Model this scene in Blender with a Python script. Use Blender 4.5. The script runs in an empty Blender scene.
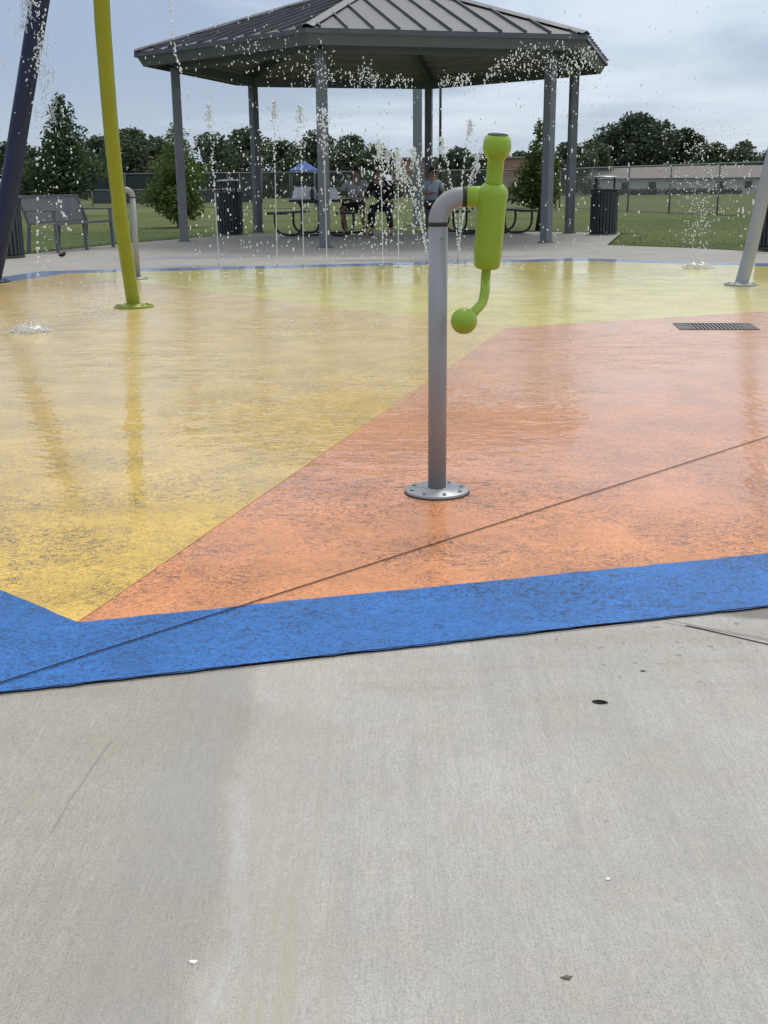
import bpy, math, random
from mathutils import Vector, Matrix
R = math.radians
PI = math.pi
random.seed(7)
sc = bpy.context.scene
COL = sc.collection

# ------------------------------------------------------------------ camera
FPX, PITCH, ROLL, EYE = 1148.0, R(15.98), R(0.52), 1.0
cF = Vector((0, math.cos(PITCH), -math.sin(PITCH)))
cU0 = Vector((0, math.sin(PITCH), math.cos(PITCH)))
cX = Vector((1, 0, 0))
cR = cX * math.cos(ROLL) - cU0 * math.sin(ROLL)
cU = cX * math.sin(ROLL) + cU0 * math.cos(ROLL)
cam = bpy.data.cameras.new('camera')
camo = bpy.data.objects.new('camera', cam)
COL.objects.link(camo)
cam.sensor_fit = 'VERTICAL'
cam.sensor_height = 36.0
cam.lens = 36.0 * FPX / 1024
cam.clip_end = 3000
cam.clip_start = 0.05
M3 = Matrix((cR, cU, -cF)).transposed()
camo.matrix_world = Matrix.Translation((0, 0, EYE)) @ M3.to_4x4()
sc.camera = camo


def ray(x, y):
    return cF + cR * ((x - 384) / FPX) - cU * ((y - 512) / FPX)


def G(x, y, z=0.0):
    d = ray(x, y)
    p = d * ((z - EYE) / d.z)
    return Vector((p.x, p.y, z))


def AT(x, y, Y):
    d = ray(x, y)
    p = d * (Y / d.y)
    return Vector((p.x, p.y, p.z + EYE))


# ------------------------------------------------------------------ mesh builder
class MB:
    def __init__(s):
        s.v, s.f, s.sm = [], [], []

    def add(s, vs, fs, smooth=False):
        o = len(s.v)
        s.v += [tuple(v) for v in vs]
        for f in fs:
            s.f.append(tuple(i + o for i in f))
            s.sm.append(smooth)
        return s

    def box(s, c, size, rot=None):
        c = Vector(c)
        hx, hy, hz = [q / 2 for q in size]
        vs = [Vector((x, y, z)) for x in (-hx, hx) for y in (-hy, hy) for z in (-hz, hz)]
        if rot is not None:
            vs = [rot @ v for v in vs]
        vs = [v + c for v in vs]
        return s.add(vs, [(0, 1, 3, 2), (4, 6, 7, 5), (0, 4, 5, 1), (2, 3, 7, 6), (0, 2, 6, 4), (1, 5, 7, 3)])

    def bar(s, a, b, w, h, up=(0, 0, 1)):
        a, b = Vector(a), Vector(b)
        d = b - a
        L = d.length
        d.normalize()
        up = Vector(up)
        sd = d.cross(up)
        if sd.length < 1e-4:
            sd = d.cross(Vector((1, 0, 0)))
        sd.normalize()
        u = sd.cross(d)
        rot = Matrix((d, sd, u)).transposed()
        return s.box((a + b) / 2, (L, w, h), rot)

    def tube(s, pts, r, n=12, caps=True, smooth=True):
        pts = [Vector(p) for p in pts]
        rs = r if isinstance(r, (list, tuple)) else [r] * len(pts)
        vs, fs = [], []
        nrm = None
        for i, p in enumerate(pts):
            if i == 0:
                t = pts[1] - p
            elif i == len(pts) - 1:
                t = p - pts[-2]
            else:
                t = (pts[i + 1] - p).normalized() + (p - pts[i - 1]).normalized()
            t.normalize()
            if nrm is None:
                nrm = t.orthogonal().normalized()
            else:
                nrm = (nrm - t * nrm.dot(t)).normalized()
            bn = t.cross(nrm)
            for k in range(n):
                a = 2 * PI * k / n
                vs.append(p + (nrm * math.cos(a) + bn * math.sin(a)) * rs[i])
        m = len(pts)
        for i in range(m - 1):
            for k in range(n):
                k2 = (k + 1) % n
                fs.append((i * n + k, i * n + k2, (i + 1) * n + k2, (i + 1) * n + k))
        s.add(vs, fs, smooth)
        if caps:
            o = len(s.v) - len(vs)
            s.f.append(tuple(o + k for k in range(n))[::-1]); s.sm.append(False)
            s.f.append(tuple(o + (m - 1) * n + k for k in range(n))); s.sm.append(False)
        return s

    def lathe(s, prof, c=(0, 0, 0), n=24, axis=None, smooth=True):
        """prof: (radius, height) list; axis: 3x3 matrix"""
        c = Vector(c)
        vs, fs = [], []
        for (r, z) in prof:
            for k in range(n):
                a = 2 * PI * k / n
                v = Vector((r * math.cos(a), r * math.sin(a), z))
                if axis is not None:
                    v = axis @ v
                vs.append(v + c)
        for i in range(len(prof) - 1):
            for k in range(n):
                k2 = (k + 1) % n
                fs.append((i * n + k, i * n + k2, (i + 1) * n + k2, (i + 1) * n + k))
        s.add(vs, fs, smooth)
        o = len(s.v) - len(vs)
        if prof[0][0] > 1e-5:
            s.f.append(tuple(o + k for k in range(n))[::-1]); s.sm.append(False)
        if prof[-1][0] > 1e-5:
            s.f.append(tuple(o + (len(prof) - 1) * n + k for k in range(n))); s.sm.append(False)
        return s

    def poly(s, pts, z=None):
        vs = [Vector((p[0], p[1], p[2] if z is None else z)) for p in pts]
        # orient upward
        ar = sum(vs[i].x * vs[(i + 1) % len(vs)].y - vs[(i + 1) % len(vs)].x * vs[i].y for i in range(len(vs)))
        if ar < 0:
            vs.reverse()
        return s.add(vs, [tuple(range(len(vs)))])

    def drop(s, p, r, st=(1, 1, 1)):
        p = Vector(p)
        a = random.random() * 6.28
        ca, sa = math.cos(a), math.sin(a)
        vs = []
        for v in ICO[0]:
            x, y, z = v
            x, y = x * ca - y * sa, x * sa + y * ca
            vs.append((p.x + x * r * st[0], p.y + y * r * st[1], p.z + z * r * st[2]))
        return s.add(vs, ICO[1], True)

    def build(s, name, mat, parent=None, bevel=0, loc=None):
        me = bpy.data.meshes.new(name)
        me.from_pydata(s.v, [], s.f)
        me.polygons.foreach_set('use_smooth', s.sm)
        me.update()
        o = bpy.data.objects.new(name, me)
        COL.objects.link(o)
        if mat:
            me.materials.append(mat)
        if parent:
            o.parent = parent
        if loc is not None:
            o.location = loc
        if bevel:
            m = o.modifiers.new('bevel', 'BEVEL')
            m.width = bevel
            m.segments = 2
            m.limit_method = 'ANGLE'
            m.angle_limit = R(50)
        return o


def make_ico():
    t = (1 + 5 ** .5) / 2
    v = [Vector(q).normalized() for q in [(-1, t, 0), (1, t, 0), (-1, -t, 0), (1, -t, 0), (0, -1, t), (0, 1, t), (0, -1, -t), (0, 1, -t), (t, 0, -1), (t, 0, 1), (-t, 0, -1), (-t, 0, 1)]]
    f = [(0, 11, 5), (0, 5, 1), (0, 1, 7), (0, 7, 10), (0, 10, 11), (1, 5, 9), (5, 11, 4), (11, 10, 2), (10, 7, 6), (7, 1, 8), (3, 9, 4), (3, 4, 2), (3, 2, 6), (3, 6, 8), (3, 8, 9), (4, 9, 5), (2, 4, 11), (6, 2, 10), (8, 6, 7), (9, 8, 1)]
    return [tuple(q) for q in v], f


ICO = make_ico()


def tag(o, label=None, cat=None, group=None, kind=None):
    if label: o['label'] = label
    if cat: o['category'] = cat
    if group: o['group'] = group
    if kind: o['kind'] = kind
    return o


def empty(name, loc, rz=0.0):
    o = bpy.data.objects.new(name, None)
    o.location = loc
    o.rotation_euler = (0, 0, rz)
    o.empty_display_size = 0.2
    COL.objects.link(o)
    return o


def kids(o):
    return [c for c in COL.objects if c.parent == o]


def copy_tree(o, parent=None):
    c = o.copy()
    COL.objects.link(c)
    if parent:
        c.parent = parent
    for ch in kids(o):
        copy_tree(ch, c)
    return c


def catmull(P, n=8):
    P = [Vector(p) for p in P]
    out = []
    for i in range(len(P) - 1):
        p0 = P[max(i - 1, 0)]; p1 = P[i]; p2 = P[i + 1]; p3 = P[min(i + 2, len(P) - 1)]
        for k in range(n):
            t = k / n
            out.append(0.5 * ((2 * p1) + (p2 - p0) * t + (2 * p0 - 5 * p1 + 4 * p2 - p3) * t * t + (3 * p1 - p0 - 3 * p2 + p3) * t ** 3))
    out.append(P[-1])
    return out


# ------------------------------------------------------------------ materials
class NT:
    def __init__(s, name):
        s.m = bpy.data.materials.new(name)
        s.m.use_nodes = True
        s.t = s.m.node_tree
        s.t.nodes.clear()
        s.out = s.t.nodes.new('ShaderNodeOutputMaterial')
        s.b = s.t.nodes.new('ShaderNodeBsdfPrincipled')
        s.t.links.new(s.b.outputs[0], s.out.inputs[0])
        s._pos = None

    def n(s, typ, **k):
        nd = s.t.nodes.new(typ)
        for a, v in k.items():
            setattr(nd, a, v)
        return nd

    def set(s, sock, v):
        if hasattr(v, 'is_output'):
            s.t.links.new(v, sock)
        else:
            if isinstance(v, (tuple, list)) and len(v) == 3 and sock.type == 'RGBA':
                v = (*v, 1)
            sock.default_value = v

    def pos(s):
        if not s._pos:
            s._pos = s.n('ShaderNodeNewGeometry').outputs['Position']
        return s._pos

    def obj(s):
        return s.n('ShaderNodeTexCoord').outputs['Object']

    def map(s, vec, scale=(1, 1, 1), rot=(0, 0, 0), loc=(0, 0, 0)):
        m = s.n('ShaderNodeMapping')
        s.set(m.inputs['Vector'], vec)
        m.inputs['Scale'].default_value = scale
        m.inputs['Rotation'].default_value = rot
        m.inputs['Location'].default_value = loc
        return m.outputs[0]

    def noise(s, vec, scale, detail=3, rough=.5, dist=0, col=False):
        nd = s.n('ShaderNodeTexNoise')
        s.set(nd.inputs['Vector'], vec)
        nd.inputs['Scale'].default_value = scale
        nd.inputs['Detail'].default_value = detail
        nd.inputs['Roughness'].default_value = rough
        nd.inputs['Distortion'].default_value = dist
        return nd.outputs['Color' if col else 'Fac']

    def math(s, op, a, b=None, c=None):
        nd = s.n('ShaderNodeMath', operation=op)
        s.set(nd.inputs[0], a)
        if b is not None: s.set(nd.inputs[1], b)
        if c is not None: s.set(nd.inputs[2], c)
        return nd.outputs[0]

    def mr(s, v, a, b, c=0.0, d=1.0, smooth=True):
        nd = s.n('ShaderNodeMapRange')
        nd.interpolation_type = 'SMOOTHSTEP' if smooth else 'LINEAR'
        s.set(nd.inputs['Value'], v)
        for i, q in zip(('From Min', 'From Max', 'To Min', 'To Max'), (a, b, c, d)):
            s.set(nd.inputs[i], q)
        return nd.outputs[0]

    def mix(s, f, a, b, mode='MIX'):
        nd = s.n('ShaderNodeMix', data_type='RGBA', blend_type=mode)
        s.set(nd.inputs['Factor'], f)
        s.set(nd.inputs[6], a)
        s.set(nd.inputs[7], b)
        return nd.outputs[2]

    def xyz(s, v):
        nd = s.n('ShaderNodeSeparateXYZ')
        s.set(nd.inputs[0], v)
        return nd.outputs

    def bump(s, h, strength, dist=.01, normal=None):
        nd = s.n('ShaderNodeBump')
        s.set(nd.inputs['Height'], h)
        s.set(nd.inputs['Strength'], strength)
        nd.inputs['Distance'].default_value = dist
        if normal is not None: s.set(nd.inputs['Normal'], normal)
        return nd.outputs[0]

    def p(s, **k):
        names = {'base': 'Base Color', 'rough': 'Roughness', 'metal': 'Metallic', 'normal': 'Normal', 'ior': 'IOR', 'trans': 'Transmission Weight', 'coat': 'Coat Weight', 'coatr': 'Coat Roughness', 'spec': 'Specular IOR Level', 'alpha': 'Alpha'}
        for a, v in k.items():
            s.set(s.b.inputs[names[a]], v)
        return s.m


def paint(name, col, rough=.4, metal=0.0, var=.12, sc_=6, dirt=(.12, .11, .1), dirtamt=.15, bump=.05, coat=0.0):
    m = NT(name)
    o = m.obj()
    n1 = m.noise(o, sc_, 4)
    n2 = m.noise(o, sc_ * 5, 3)
    c = m.mix(m.mr(n1, .35, .7, 0, var), col, tuple(q * .6 for q in col))
    c = m.mix(m.mr(n2, .58, .75, 0, dirtamt), c, dirt)
    return m.p(base=c, rough=m.mr(n1, .3, .7, rough * .8, min(1, rough * 1.25)), metal=metal, normal=m.bump(n2, bump, .004), coat=coat)


LIME = paint('lime_paint', (.245, .395, .016), .32, var=.15, dirtamt=.06, coat=.15)
LIMEPOLE = paint('lime_pole_paint', (.225, .275, .018), .38, var=.2, dirtamt=.08, coat=.1)
GREYPIPE = paint('grey_pipe_paint', (.275, .285, .30), .42, var=.12, dirtamt=.08)
GALV = paint('galvanised_metal', (.36, .38, .40), .38, metal=.55, var=.25, dirtamt=.1)
NAVY = paint('navy_paint', (.003, .011, .05), .5, var=.2, dirtamt=.02)
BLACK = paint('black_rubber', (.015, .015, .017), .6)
POSTM = paint('pavilion_post_paint', (.145, .165, .18), .5, var=.2, dirtamt=.12)
FASCIA = paint('fascia_paint', (.12, .142, .152), .5, var=.15, dirtamt=.08)
SOFFIT = paint('soffit_boards', (.33, .315, .31), .7, var=.25)
TABLEM = paint('dark_coated_steel', (.02, .022, .026), .5, dirtamt=.2)
BENCHM = paint('grey_coated_steel', (.12, .135, .155), .5, var=.15)
TRASHM = paint('charcoal_steel', (.042, .048, .058), .5, dirtamt=.15)
WHITECLOTH = paint('white_cloth', (.86, .88, .93), .8, var=.15)
POLEM = paint('weathered_steel', (.2, .24, .26), .5)
DARKSTEEL = paint('dark_steel', (.03, .034, .04), .5)
SKIN = paint('skin', (.42, .23, .16), .55, var=.1, dirtamt=0)
HAIR = paint('dark_hair', (.02, .015, .012), .6)
TEE = paint('pale_grey_cotton', (.52, .52, .56), .9, var=.15, dirtamt=0)
DARKCLOTH = paint('black_cotton', (.014, .014, .018), .9, dirtamt=0)
NAVYSHORT = paint('charcoal_cotton', (.025, .028, .035), .9, dirtamt=0)
BLUETEE = paint('pale_blue_cotton', (.42, .5, .62), .9, var=.15, dirtamt=0)
SHOE = paint('dark_shoe', (.03, .03, .03), .6)
EYEM = paint('eye', (.03, .02, .02), .3)


def roof_mat():
    m = NT('standing_seam_metal')
    o = m.obj()
    n = m.noise(m.map(o, (3, 3, 3)), 1.0, 5)
    n2 = m.noise(o, 22, 2)
    c = m.mix(m.mr(n, .3, .7), (.075, .082, .095), (.105, .113, .126))
    c = m.mix(m.mr(n2, .6, .8, 0, .35), c, (.08, .08, .085))
    return m.p(base=c, rough=m.mr(n, .3, .7, .38, .55), metal=.35, normal=m.bump(n, .1, .02))


ROOF = roof_mat()


def water_mat(name='water_drop', white=.45):
    m = NT(name)
    m.p(base=(.90, .95, 1.0), rough=.04, ior=1.33, trans=1.0)
    d = m.n('ShaderNodeBsdfPrincipled')
    d.inputs['Base Color'].default_value = (.84, .91, 1.0, 1)
    d.inputs['Roughness'].default_value = .12
    mx = m.n('ShaderNodeMixShader')
    mx.inputs[0].default_value = white
    m.t.links.new(m.b.outputs[0], mx.inputs[1])
    m.t.links.new(d.outputs[0], mx.inputs[2])
    m.t.links.new(mx.outputs[0], m.out.inputs[0])
    return m.m


DROP = water_mat('aerated_water', .72)
STREAM = water_mat('clear_stream', .4)
BUBBLE = water_mat('bubbling_water', .3)

PADW = {}


def pad_mat(name, col, dark, seed=0.0, base_amt=.48):
    m = NT(name)
    P = m.map(m.pos(), loc=(seed, seed * .7, 0))
    x, y, z = m.xyz(m.pos())
    big = m.noise(P, .9, 3)
    mid = m.noise(P, 3.2, 4, .6)
    patch = m.noise(P, 2.1, 4, .65)
    # wet film: damp near the rim, standing water further in
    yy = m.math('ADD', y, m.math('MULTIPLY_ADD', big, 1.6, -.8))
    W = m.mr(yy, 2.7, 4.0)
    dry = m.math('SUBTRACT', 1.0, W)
    # knock-down texture: raised flats with wet hollows
    kd = m.noise(m.map(P, (34, 44, 34), rot=(0, 0, R(24))), 1.0, 2, .5, 1.1)
    kd2 = m.noise(m.map(P, (62, 84, 62), rot=(0, 0, R(-18))), 1.0, 2, .5, .9)
    kd3 = m.noise(m.map(P, (19, 23, 19), loc=(5, 2, 0)), 1.0, 3, .6, .4)
    zone = m.math('MULTIPLY', m.mr(yy, 2.4, 3.0), m.mr(yy, 3.4, 5.2, 1, 0))
    zone = m.math('MULTIPLY', zone, m.mr(patch, .38, .58))
    def worm(k, wd):
        return m.mr(m.math('ABSOLUTE', m.math('SUBTRACT', k, .5)), wd * .45, wd, 1, 0)
    l1 = m.math('MULTIPLY', worm(kd, .042), m.mr(kd3, .44, .52))
    l2 = m.math('MULTIPLY', worm(kd2, .05), m.mr(kd3, .55, .45))
    th = m.math('MULTIPLY_ADD', zone, -.035, .605)
    s1 = m.mr(kd, th, m.math('ADD', th, .05))
    speck = m.math('MAXIMUM', s1, m.math('MAXIMUM', l1, l2))
    amt = m.math('MULTIPLY_ADD', zone, .28, base_amt)
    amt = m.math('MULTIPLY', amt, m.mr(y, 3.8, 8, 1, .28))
    amt = m.math('MULTIPLY', amt, m.mr(patch, .28, .6, .72, 1.05))
    lite = tuple(min(1, q * 1.10) for q in col)
    c = m.mix(m.mr(mid, .3, .72), lite, tuple(q * .80 for q in col))
    c = m.mix(m.mr(m.noise(P, 13, 3, .6), .5, .72, 0, .22), c, tuple(q * .6 for q in col))
    c = m.mix(m.math('MULTIPLY', speck, amt), c, dark)
    silt = m.mr(m.noise(P, 1.5, 6, .65), .48, .74, 0, .25)
    c = m.mix(m.math('MULTIPLY', silt, W), c, tuple(q * .6 + .03 for q in col))
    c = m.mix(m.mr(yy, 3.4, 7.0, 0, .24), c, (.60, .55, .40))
    rip = m.noise(m.map(P, (5, 7, 1)), 1.0, 3, .5, .3)
    rip2 = m.noise(m.map(P, (15, 19, 1)), 1.0, 2, .5, .2)
    rl = m.math('ADD', rip, m.math('MULTIPLY', rip2, .42))
    calm = m.mr(m.noise(P, .8, 3), .38, .60, .45, 1.25)
    calm = m.math('MULTIPLY', calm, m.mr(yy, 4.2, 6.2, .42, 1.25))
    far = m.mr(y, 8.0, 13, 1.0, .5)
    nb = m.bump(rl, m.math('MULTIPLY', m.math('MULTIPLY', calm, far), .38), .02)
    kb = m.bump(m.math('SUBTRACT', 1.0, m.math('MAXIMUM', kd, kd2)), m.math('MULTIPLY_ADD', dry, .35, .15), .008)
    rough = m.math('SUBTRACT', .5, m.math('MULTIPLY', speck, .25))
    m.p(base=c, rough=rough, normal=kb, ior=1.4, coat=m.math('MULTIPLY_ADD', W, .74, .06), coatr=m.math('ADD', m.math('MULTIPLY_ADD', dry, .2, .04), m.math('MULTIPLY', m.mr(yy, 4.8, 6.8, 0, .13), m.mr(y, 10.5, 13, 1, .1))), spec=.3)
    m.b.inputs['Coat IOR'].default_value = 1.33
    m.set(m.b.inputs['Coat Normal'], nb)
    return m.m


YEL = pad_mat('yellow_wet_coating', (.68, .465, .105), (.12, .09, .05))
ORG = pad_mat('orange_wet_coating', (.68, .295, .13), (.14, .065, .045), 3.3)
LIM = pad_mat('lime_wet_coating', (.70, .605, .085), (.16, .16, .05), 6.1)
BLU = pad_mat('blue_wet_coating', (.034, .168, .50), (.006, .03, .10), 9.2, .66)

S1, S2 = G(263, 690), G(212, 1024)


def concrete_mat(name, near=True, col=(.49, .482, .457)):
    m = NT(name)
    P = m.pos()
    x, y, z = m.xyz(P)
    wob = m.noise(P, 2.2, 3)
    wobx = m.math('ADD', m.math('MULTIPLY_ADD', wob, .14, -.07), m.math('MULTIPLY_ADD', m.noise(P, 14, 3, .6), .03, -.015))
    if near:
        k = (S2.x - S1.x) / (S2.y - S1.y)
        sx = m.math('SUBTRACT', m.math('SUBTRACT', x, S1.x), m.math('MULTIPLY', m.math('SUBTRACT', y, S1.y), k))
        sx = m.math('ADD', sx, wobx)
    else:
        sx = x
    side = m.mr(sx, -.06, .05)                       # 0 left slab pour, 1 right
    bl = m.noise(m.map(P, (240, 22, 1), rot=(0, 0, R(14))), 1.0, 4, .65)
    br = m.noise(m.map(P, (240, 22, 1), rot=(0, 0, R(-5))), 1.0, 4, .65)
    broom = m.math('ADD', m.math('MULTIPLY', bl, m.math('SUBTRACT', 1.0, side)), m.math('MULTIPLY', br, side))
    bl2 = m.noise(m.map(P, (46, 1.3, 1), rot=(0, 0, R(14))), 1.0, 3, .6)
    br2 = m.noise(m.map(P, (40, 1.0, 1), rot=(0, 0, R(-5))), 1.0, 3, .6)
    broad = m.math('ADD', m.math('MULTIPLY', bl2, m.math('SUBTRACT', 1.0, side)), m.math('MULTIPLY', br2, side))
    big = m.noise(P, 1.6, 5, .6)
    mid = m.noise(P, 7, 4, .6)
    fine = m.noise(P, 400, 2, .8)
    c = m.mix(m.mr(big, .3, .7), tuple(q * .86 for q in col), tuple(q * 1.1 for q in col))
    c = m.mix(m.mr(mid, .35, .75, 0, .5), c, (col[0] * .92, col[1] * .87, col[2] * .78))
    c = m.mix(m.math('MULTIPLY', m.mr(broad, .40, .64, 0, .42), m.mr(m.noise(P, 2.6, 3), .35, .62, .25, 1.0)), c, tuple(q * .70 for q in col))
    c = m.mix(m.mr(broom, .40, .62, 0, .32), c, tuple(q * .6 for q in col))
    c = m.mix(m.mr(fine, .45, .68, 0, .75), c, tuple(q * .48 for q in col))
    grain = m.noise(P, 120, 5, .8)
    c = m.mix(m.mr(grain, .48, .66, 0, .22), c, tuple(q * .58 for q in col))
    c = m.mix(m.mr(grain, .30, .45, .15, 0), c, tuple(min(1, q * 1.3) for q in col))
    c = m.mix(m.mr(side, 0, 1, 1, 0), c, (.87, .845, .80), 'MULTIPLY') if near else c
    spots = m.noise(P, 30, 2, .5)
    c = m.mix(m.mr(spots, .73, .78, 0, .5), c, tuple(q * .45 for q in col))
    if near:
        # pale lime deposit along the seam between the pours, greyer damp band left of it
        dep = m.math('MULTIPLY', m.mr(sx, -.045, .0), m.mr(sx, .002, .02, 1, 0))
        dep = m.math('MULTIPLY', dep, m.math('MULTIPLY', m.mr(y, .75, 2.1, 1.0, .35), m.mr(m.noise(m.map(P, (9, 4, 1)), 1.0, 5, .65), .36, .64, .05, .65)))
        c = m.mix(dep, c, (.55, .55, .545))
        gb = m.math('MULTIPLY', m.mr(sx, -.26, -.12), m.mr(sx, -.06, -.01, 1, 0))
        c = m.mix(m.math('MULTIPLY', gb, m.mr(big, .3, .6, .15, .5)), c, (.30, .305, .305))
        tan = m.math('MULTIPLY', m.mr(sx, .0, .05), m.mr(sx, .06, .2, 1, 0))
        c = m.mix(m.math('MULTIPLY', tan, m.mr(br2, .38, .6, .1, .6)), c, (.40, .365, .30))
        # damp corner by the rim at the right
        wc = G(775, 612)
        dx = m.math('SUBTRACT', x, wc.x); dy = m.math('SUBTRACT', y, wc.y)
        dd = m.math('SQRT', m.math('ADD', m.math('MULTIPLY', dx, dx), m.math('MULTIPLY', m.math('MULTIPLY', dy, dy), 7)))
        dd = m.math('ADD', dd, m.math('MULTIPLY_ADD', mid, .12, -.06))
        wet = m.mr(dd, .12, .19, .7, 0)
        c = m.mix(wet, c, (.11, .11, .112))
        # scattered damp flecks by the rim
        e0 = G(500, 640)
        fl = m.noise(P, 42, 3, .6)
        nearrim = m.math('MULTIPLY', m.mr(y, 2.0, 2.4), m.mr(x, .1, .45))
        c = m.mix(m.math('MULTIPLY', m.mr(fl, .64, .68, 0, .65), nearrim), c, (.12, .12, .12))
        ed = m.mr(m.noise(m.map(P, (3, 8, 1)), 1.0, 4), .45, .7, 0, .3)
        c = m.mix(m.math('MULTIPLY', m.mr(y, 1.85, 2.25), ed), c, (.25, .21, .16))
        rough = .85
    else:
        wetn = m.noise(m.map(P, (.35, 1.1, 1)), 1.0, 4)
        wm = m.math('MULTIPLY', m.mr(wetn, .45, .62), m.mr(y, 16.5, 18.5, 1, 0))
        wm = m.math('MULTIPLY', wm, m.mr(x, -5, -3, 0, 1))
        c = m.mix(m.math('MULTIPLY', wm, .5), c, (.13, .135, .145))
        rough = m.math('MULTIPLY_ADD', wm, -.5, .8)
    h = m.math('ADD', m.math('MULTIPLY', broom, 1.0), m.math('MULTIPLY', fine, .7))
    return m.p(base=c, rough=rough, normal=m.bump(h, .5, .004))


CONC = concrete_mat('broom_concrete', True)
CONCF = concrete_mat('deck_concrete', False, (.36, .35, .33))


def lawn_mat():
    m = NT('mown_lawn')
    P = m.pos()
    a = m.noise(m.map(P, (.05, .12, 1)), 1.0, 4)
    b = m.noise(P, 1.3, 4)
    d = m.noise(m.map(P, (14, 5, 1)), 1.0, 3, .7)
    c = m.mix(m.mr(a, .40, .60), (.045, .082, .016), (.095, .118, .030))
    c = m.mix(m.mr(b, .4, .75, 0, .55), c, (.10, .115, .035))
    c = m.mix(m.mr(d, .45, .7, 0, .6), c, (.030, .055, .012))
    y = m.xyz(P)[1]
    c = m.mix(m.mr(y, 24, 60, 0, .5), c, (.12, .135, .045))
    return m.p(base=c, rough=.9, normal=m.bump(d, .6, .05), spec=.2)


LAWN = lawn_mat()


def leaf_mat(name, c1, c2, c3=None):
    m = NT(name)
    o = m.obj()
    n = m.noise(o, 1.3, 3)
    n2 = m.noise(o, 9, 2)
    c = m.mix(m.mr(n, .35, .65), c1, c2)
    c = m.mix(m.mr(n2, .45, .7, 0, .6), c, c3 or tuple(q * 1.5 for q in c2))
    m.p(base=c, rough=.6, spec=.3)
    tr = m.n('ShaderNodeBsdfTranslucent')
    m.set(tr.inputs[0], c)
    mx = m.n('ShaderNodeMixShader')
    mx.inputs[0].default_value = .25
    m.t.links.new(m.b.outputs[0], mx.inputs[1])
    m.t.links.new(tr.outputs[0], mx.inputs[2])
    m.t.links.new(mx.outputs[0], m.out.inputs[0])
    return m.m


LEAF_FAR = leaf_mat('far_leaves', (.055, .088, .050), (.08, .115, .062))
LEAF_OAK = leaf_mat('oak_leaves', (.040, .066, .042), (.058, .09, .052))
LEAF_NEAR = leaf_mat('near_leaves', (.08, .13, .03), (.12, .17, .045))
LEAF_PINE = leaf_mat('cypress_leaves', (.05, .088, .04), (.07, .115, .05))
BARK = paint('bark', (.06, .048, .04), .9)


def brick_mat(name, c1, c2, scale=4.0, mortar=(.4, .36, .32)):
    m = NT(name)
    o = m.obj()
    b = m.n('ShaderNodeTexBrick')
    m.set(b.inputs['Vector'], m.map(o, (1, 1, 1), rot=(R(90), 0, 0)))
    b.inputs['Color1'].default_value = (*c1, 1)
    b.inputs['Color2'].default_value = (*c2, 1)
    b.inputs['Mortar'].default_value = (*mortar, 1)
    b.inputs['Scale'].default_value = scale
    n = m.noise(o, .6, 4)
    c = m.mix(m.mr(n, .4, .7, 0, .35), b.outputs['Color'], tuple(q * .6 for q in c1))
    return m.p(base=c, rough=.9)


BRICK = brick_mat('red_brick', (.30, .15, .11), (.24, .115, .085))
TANWALL = paint('tan_wall', (.30, .24, .18), .9)
PALEWALL = paint('pale_siding', (.50, .49, .48), .9, var=.2)
SHINGLE = paint('brown_shingle', (.235, .215, .21), .9, var=.3)
GLASS = paint('dark_glass', (.03, .035, .045), .1, var=.1, dirtamt=0)
CANOPY = paint('blue_canopy_fabric', (.05, .11, .32), .8)
WINDSCREEN = paint('dark_mesh_fabric', (.022, .034, .036), .9)
WIRE = paint('galvanised_wire', (.13, .15, .15), .5)
GRATE = paint('grey_grate', (.07, .075, .08), .5)
PIT = paint('dark_pit', (.006, .006, .007), 1.0)
PIT.node_tree.nodes['Principled BSDF'].inputs['Specular IOR Level'].default_value = 0.0
JOINT = paint('dark_joint', (.012, .009, .009), 1.0)
JOINT.node_tree.nodes['Principled BSDF'].inputs['Specular IOR Level'].default_value = 0.05
WHITEP = paint('white_speck', (.8, .8, .78), .7)
LEAFBR = paint('dark_dry_leaf', (.018, .014, .012), .7)

# ------------------------------------------------------------------ ground


def struct(name, mb, mat):
    o = mb.build(name, mat)
    o['kind'] = 'structure'
    return o


def tz(Y):
    return -.03 - .0055 * max(0.0, Y - 30)


mb = MB()
rows = [-60, 0, 15, 30, 60, 100, 160, 260, 500, 1200]
for i in range(len(rows) - 1):
    a, b = rows[i], rows[i + 1]
    w = 900
    mb.poly([(-w, a, tz(a)), (w, a, tz(a)), (w, b, tz(b)), (-w, b, tz(b))])
struct('lawn', mb, LAWN)


def P2(x, y, z=.008):
    g = G(x, y, z)
    return Vector((g.x, g.y))


# deck sheet: far edge follows the lawn line seen in the photograph
deck_far = [P2(-260, 285), P2(-60, 262), P2(13, 255.5), P2(60, 249.5), P2(120, 243.5), P2(185, 238), P2(215, 235.5), P2(255, 233.8), P2(400, 232), P2(540, 231.5), P2(621, 232.5), P2(607, 244.5), P2(690, 247.5), P2(768, 251.5), P2(1000, 265)]
deck = [Vector((-14, -8))] + [Vector((-14, deck_far[0].y))] + deck_far + [Vector((14, deck_far[-1].y)), Vector((14, -8))]
struct('concrete_deck', MB().poly([(p.x, p.y, 0) for p in deck]), CONCF)

# pad geometry
oL, oR = P2(0, 692.5), P2(768, 606)
dn = (oR - oL).normalized()
nn = Vector((-dn.y, dn.x))
C0 = P2(78, 622)
wb = (C0 - oL).dot(nn)
iL = P2(0, 589)
dl = (iL - C0).normalized()
nl = Vector((dl.y, -dl.x))
if nl.y > 0: nl = -nl
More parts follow.
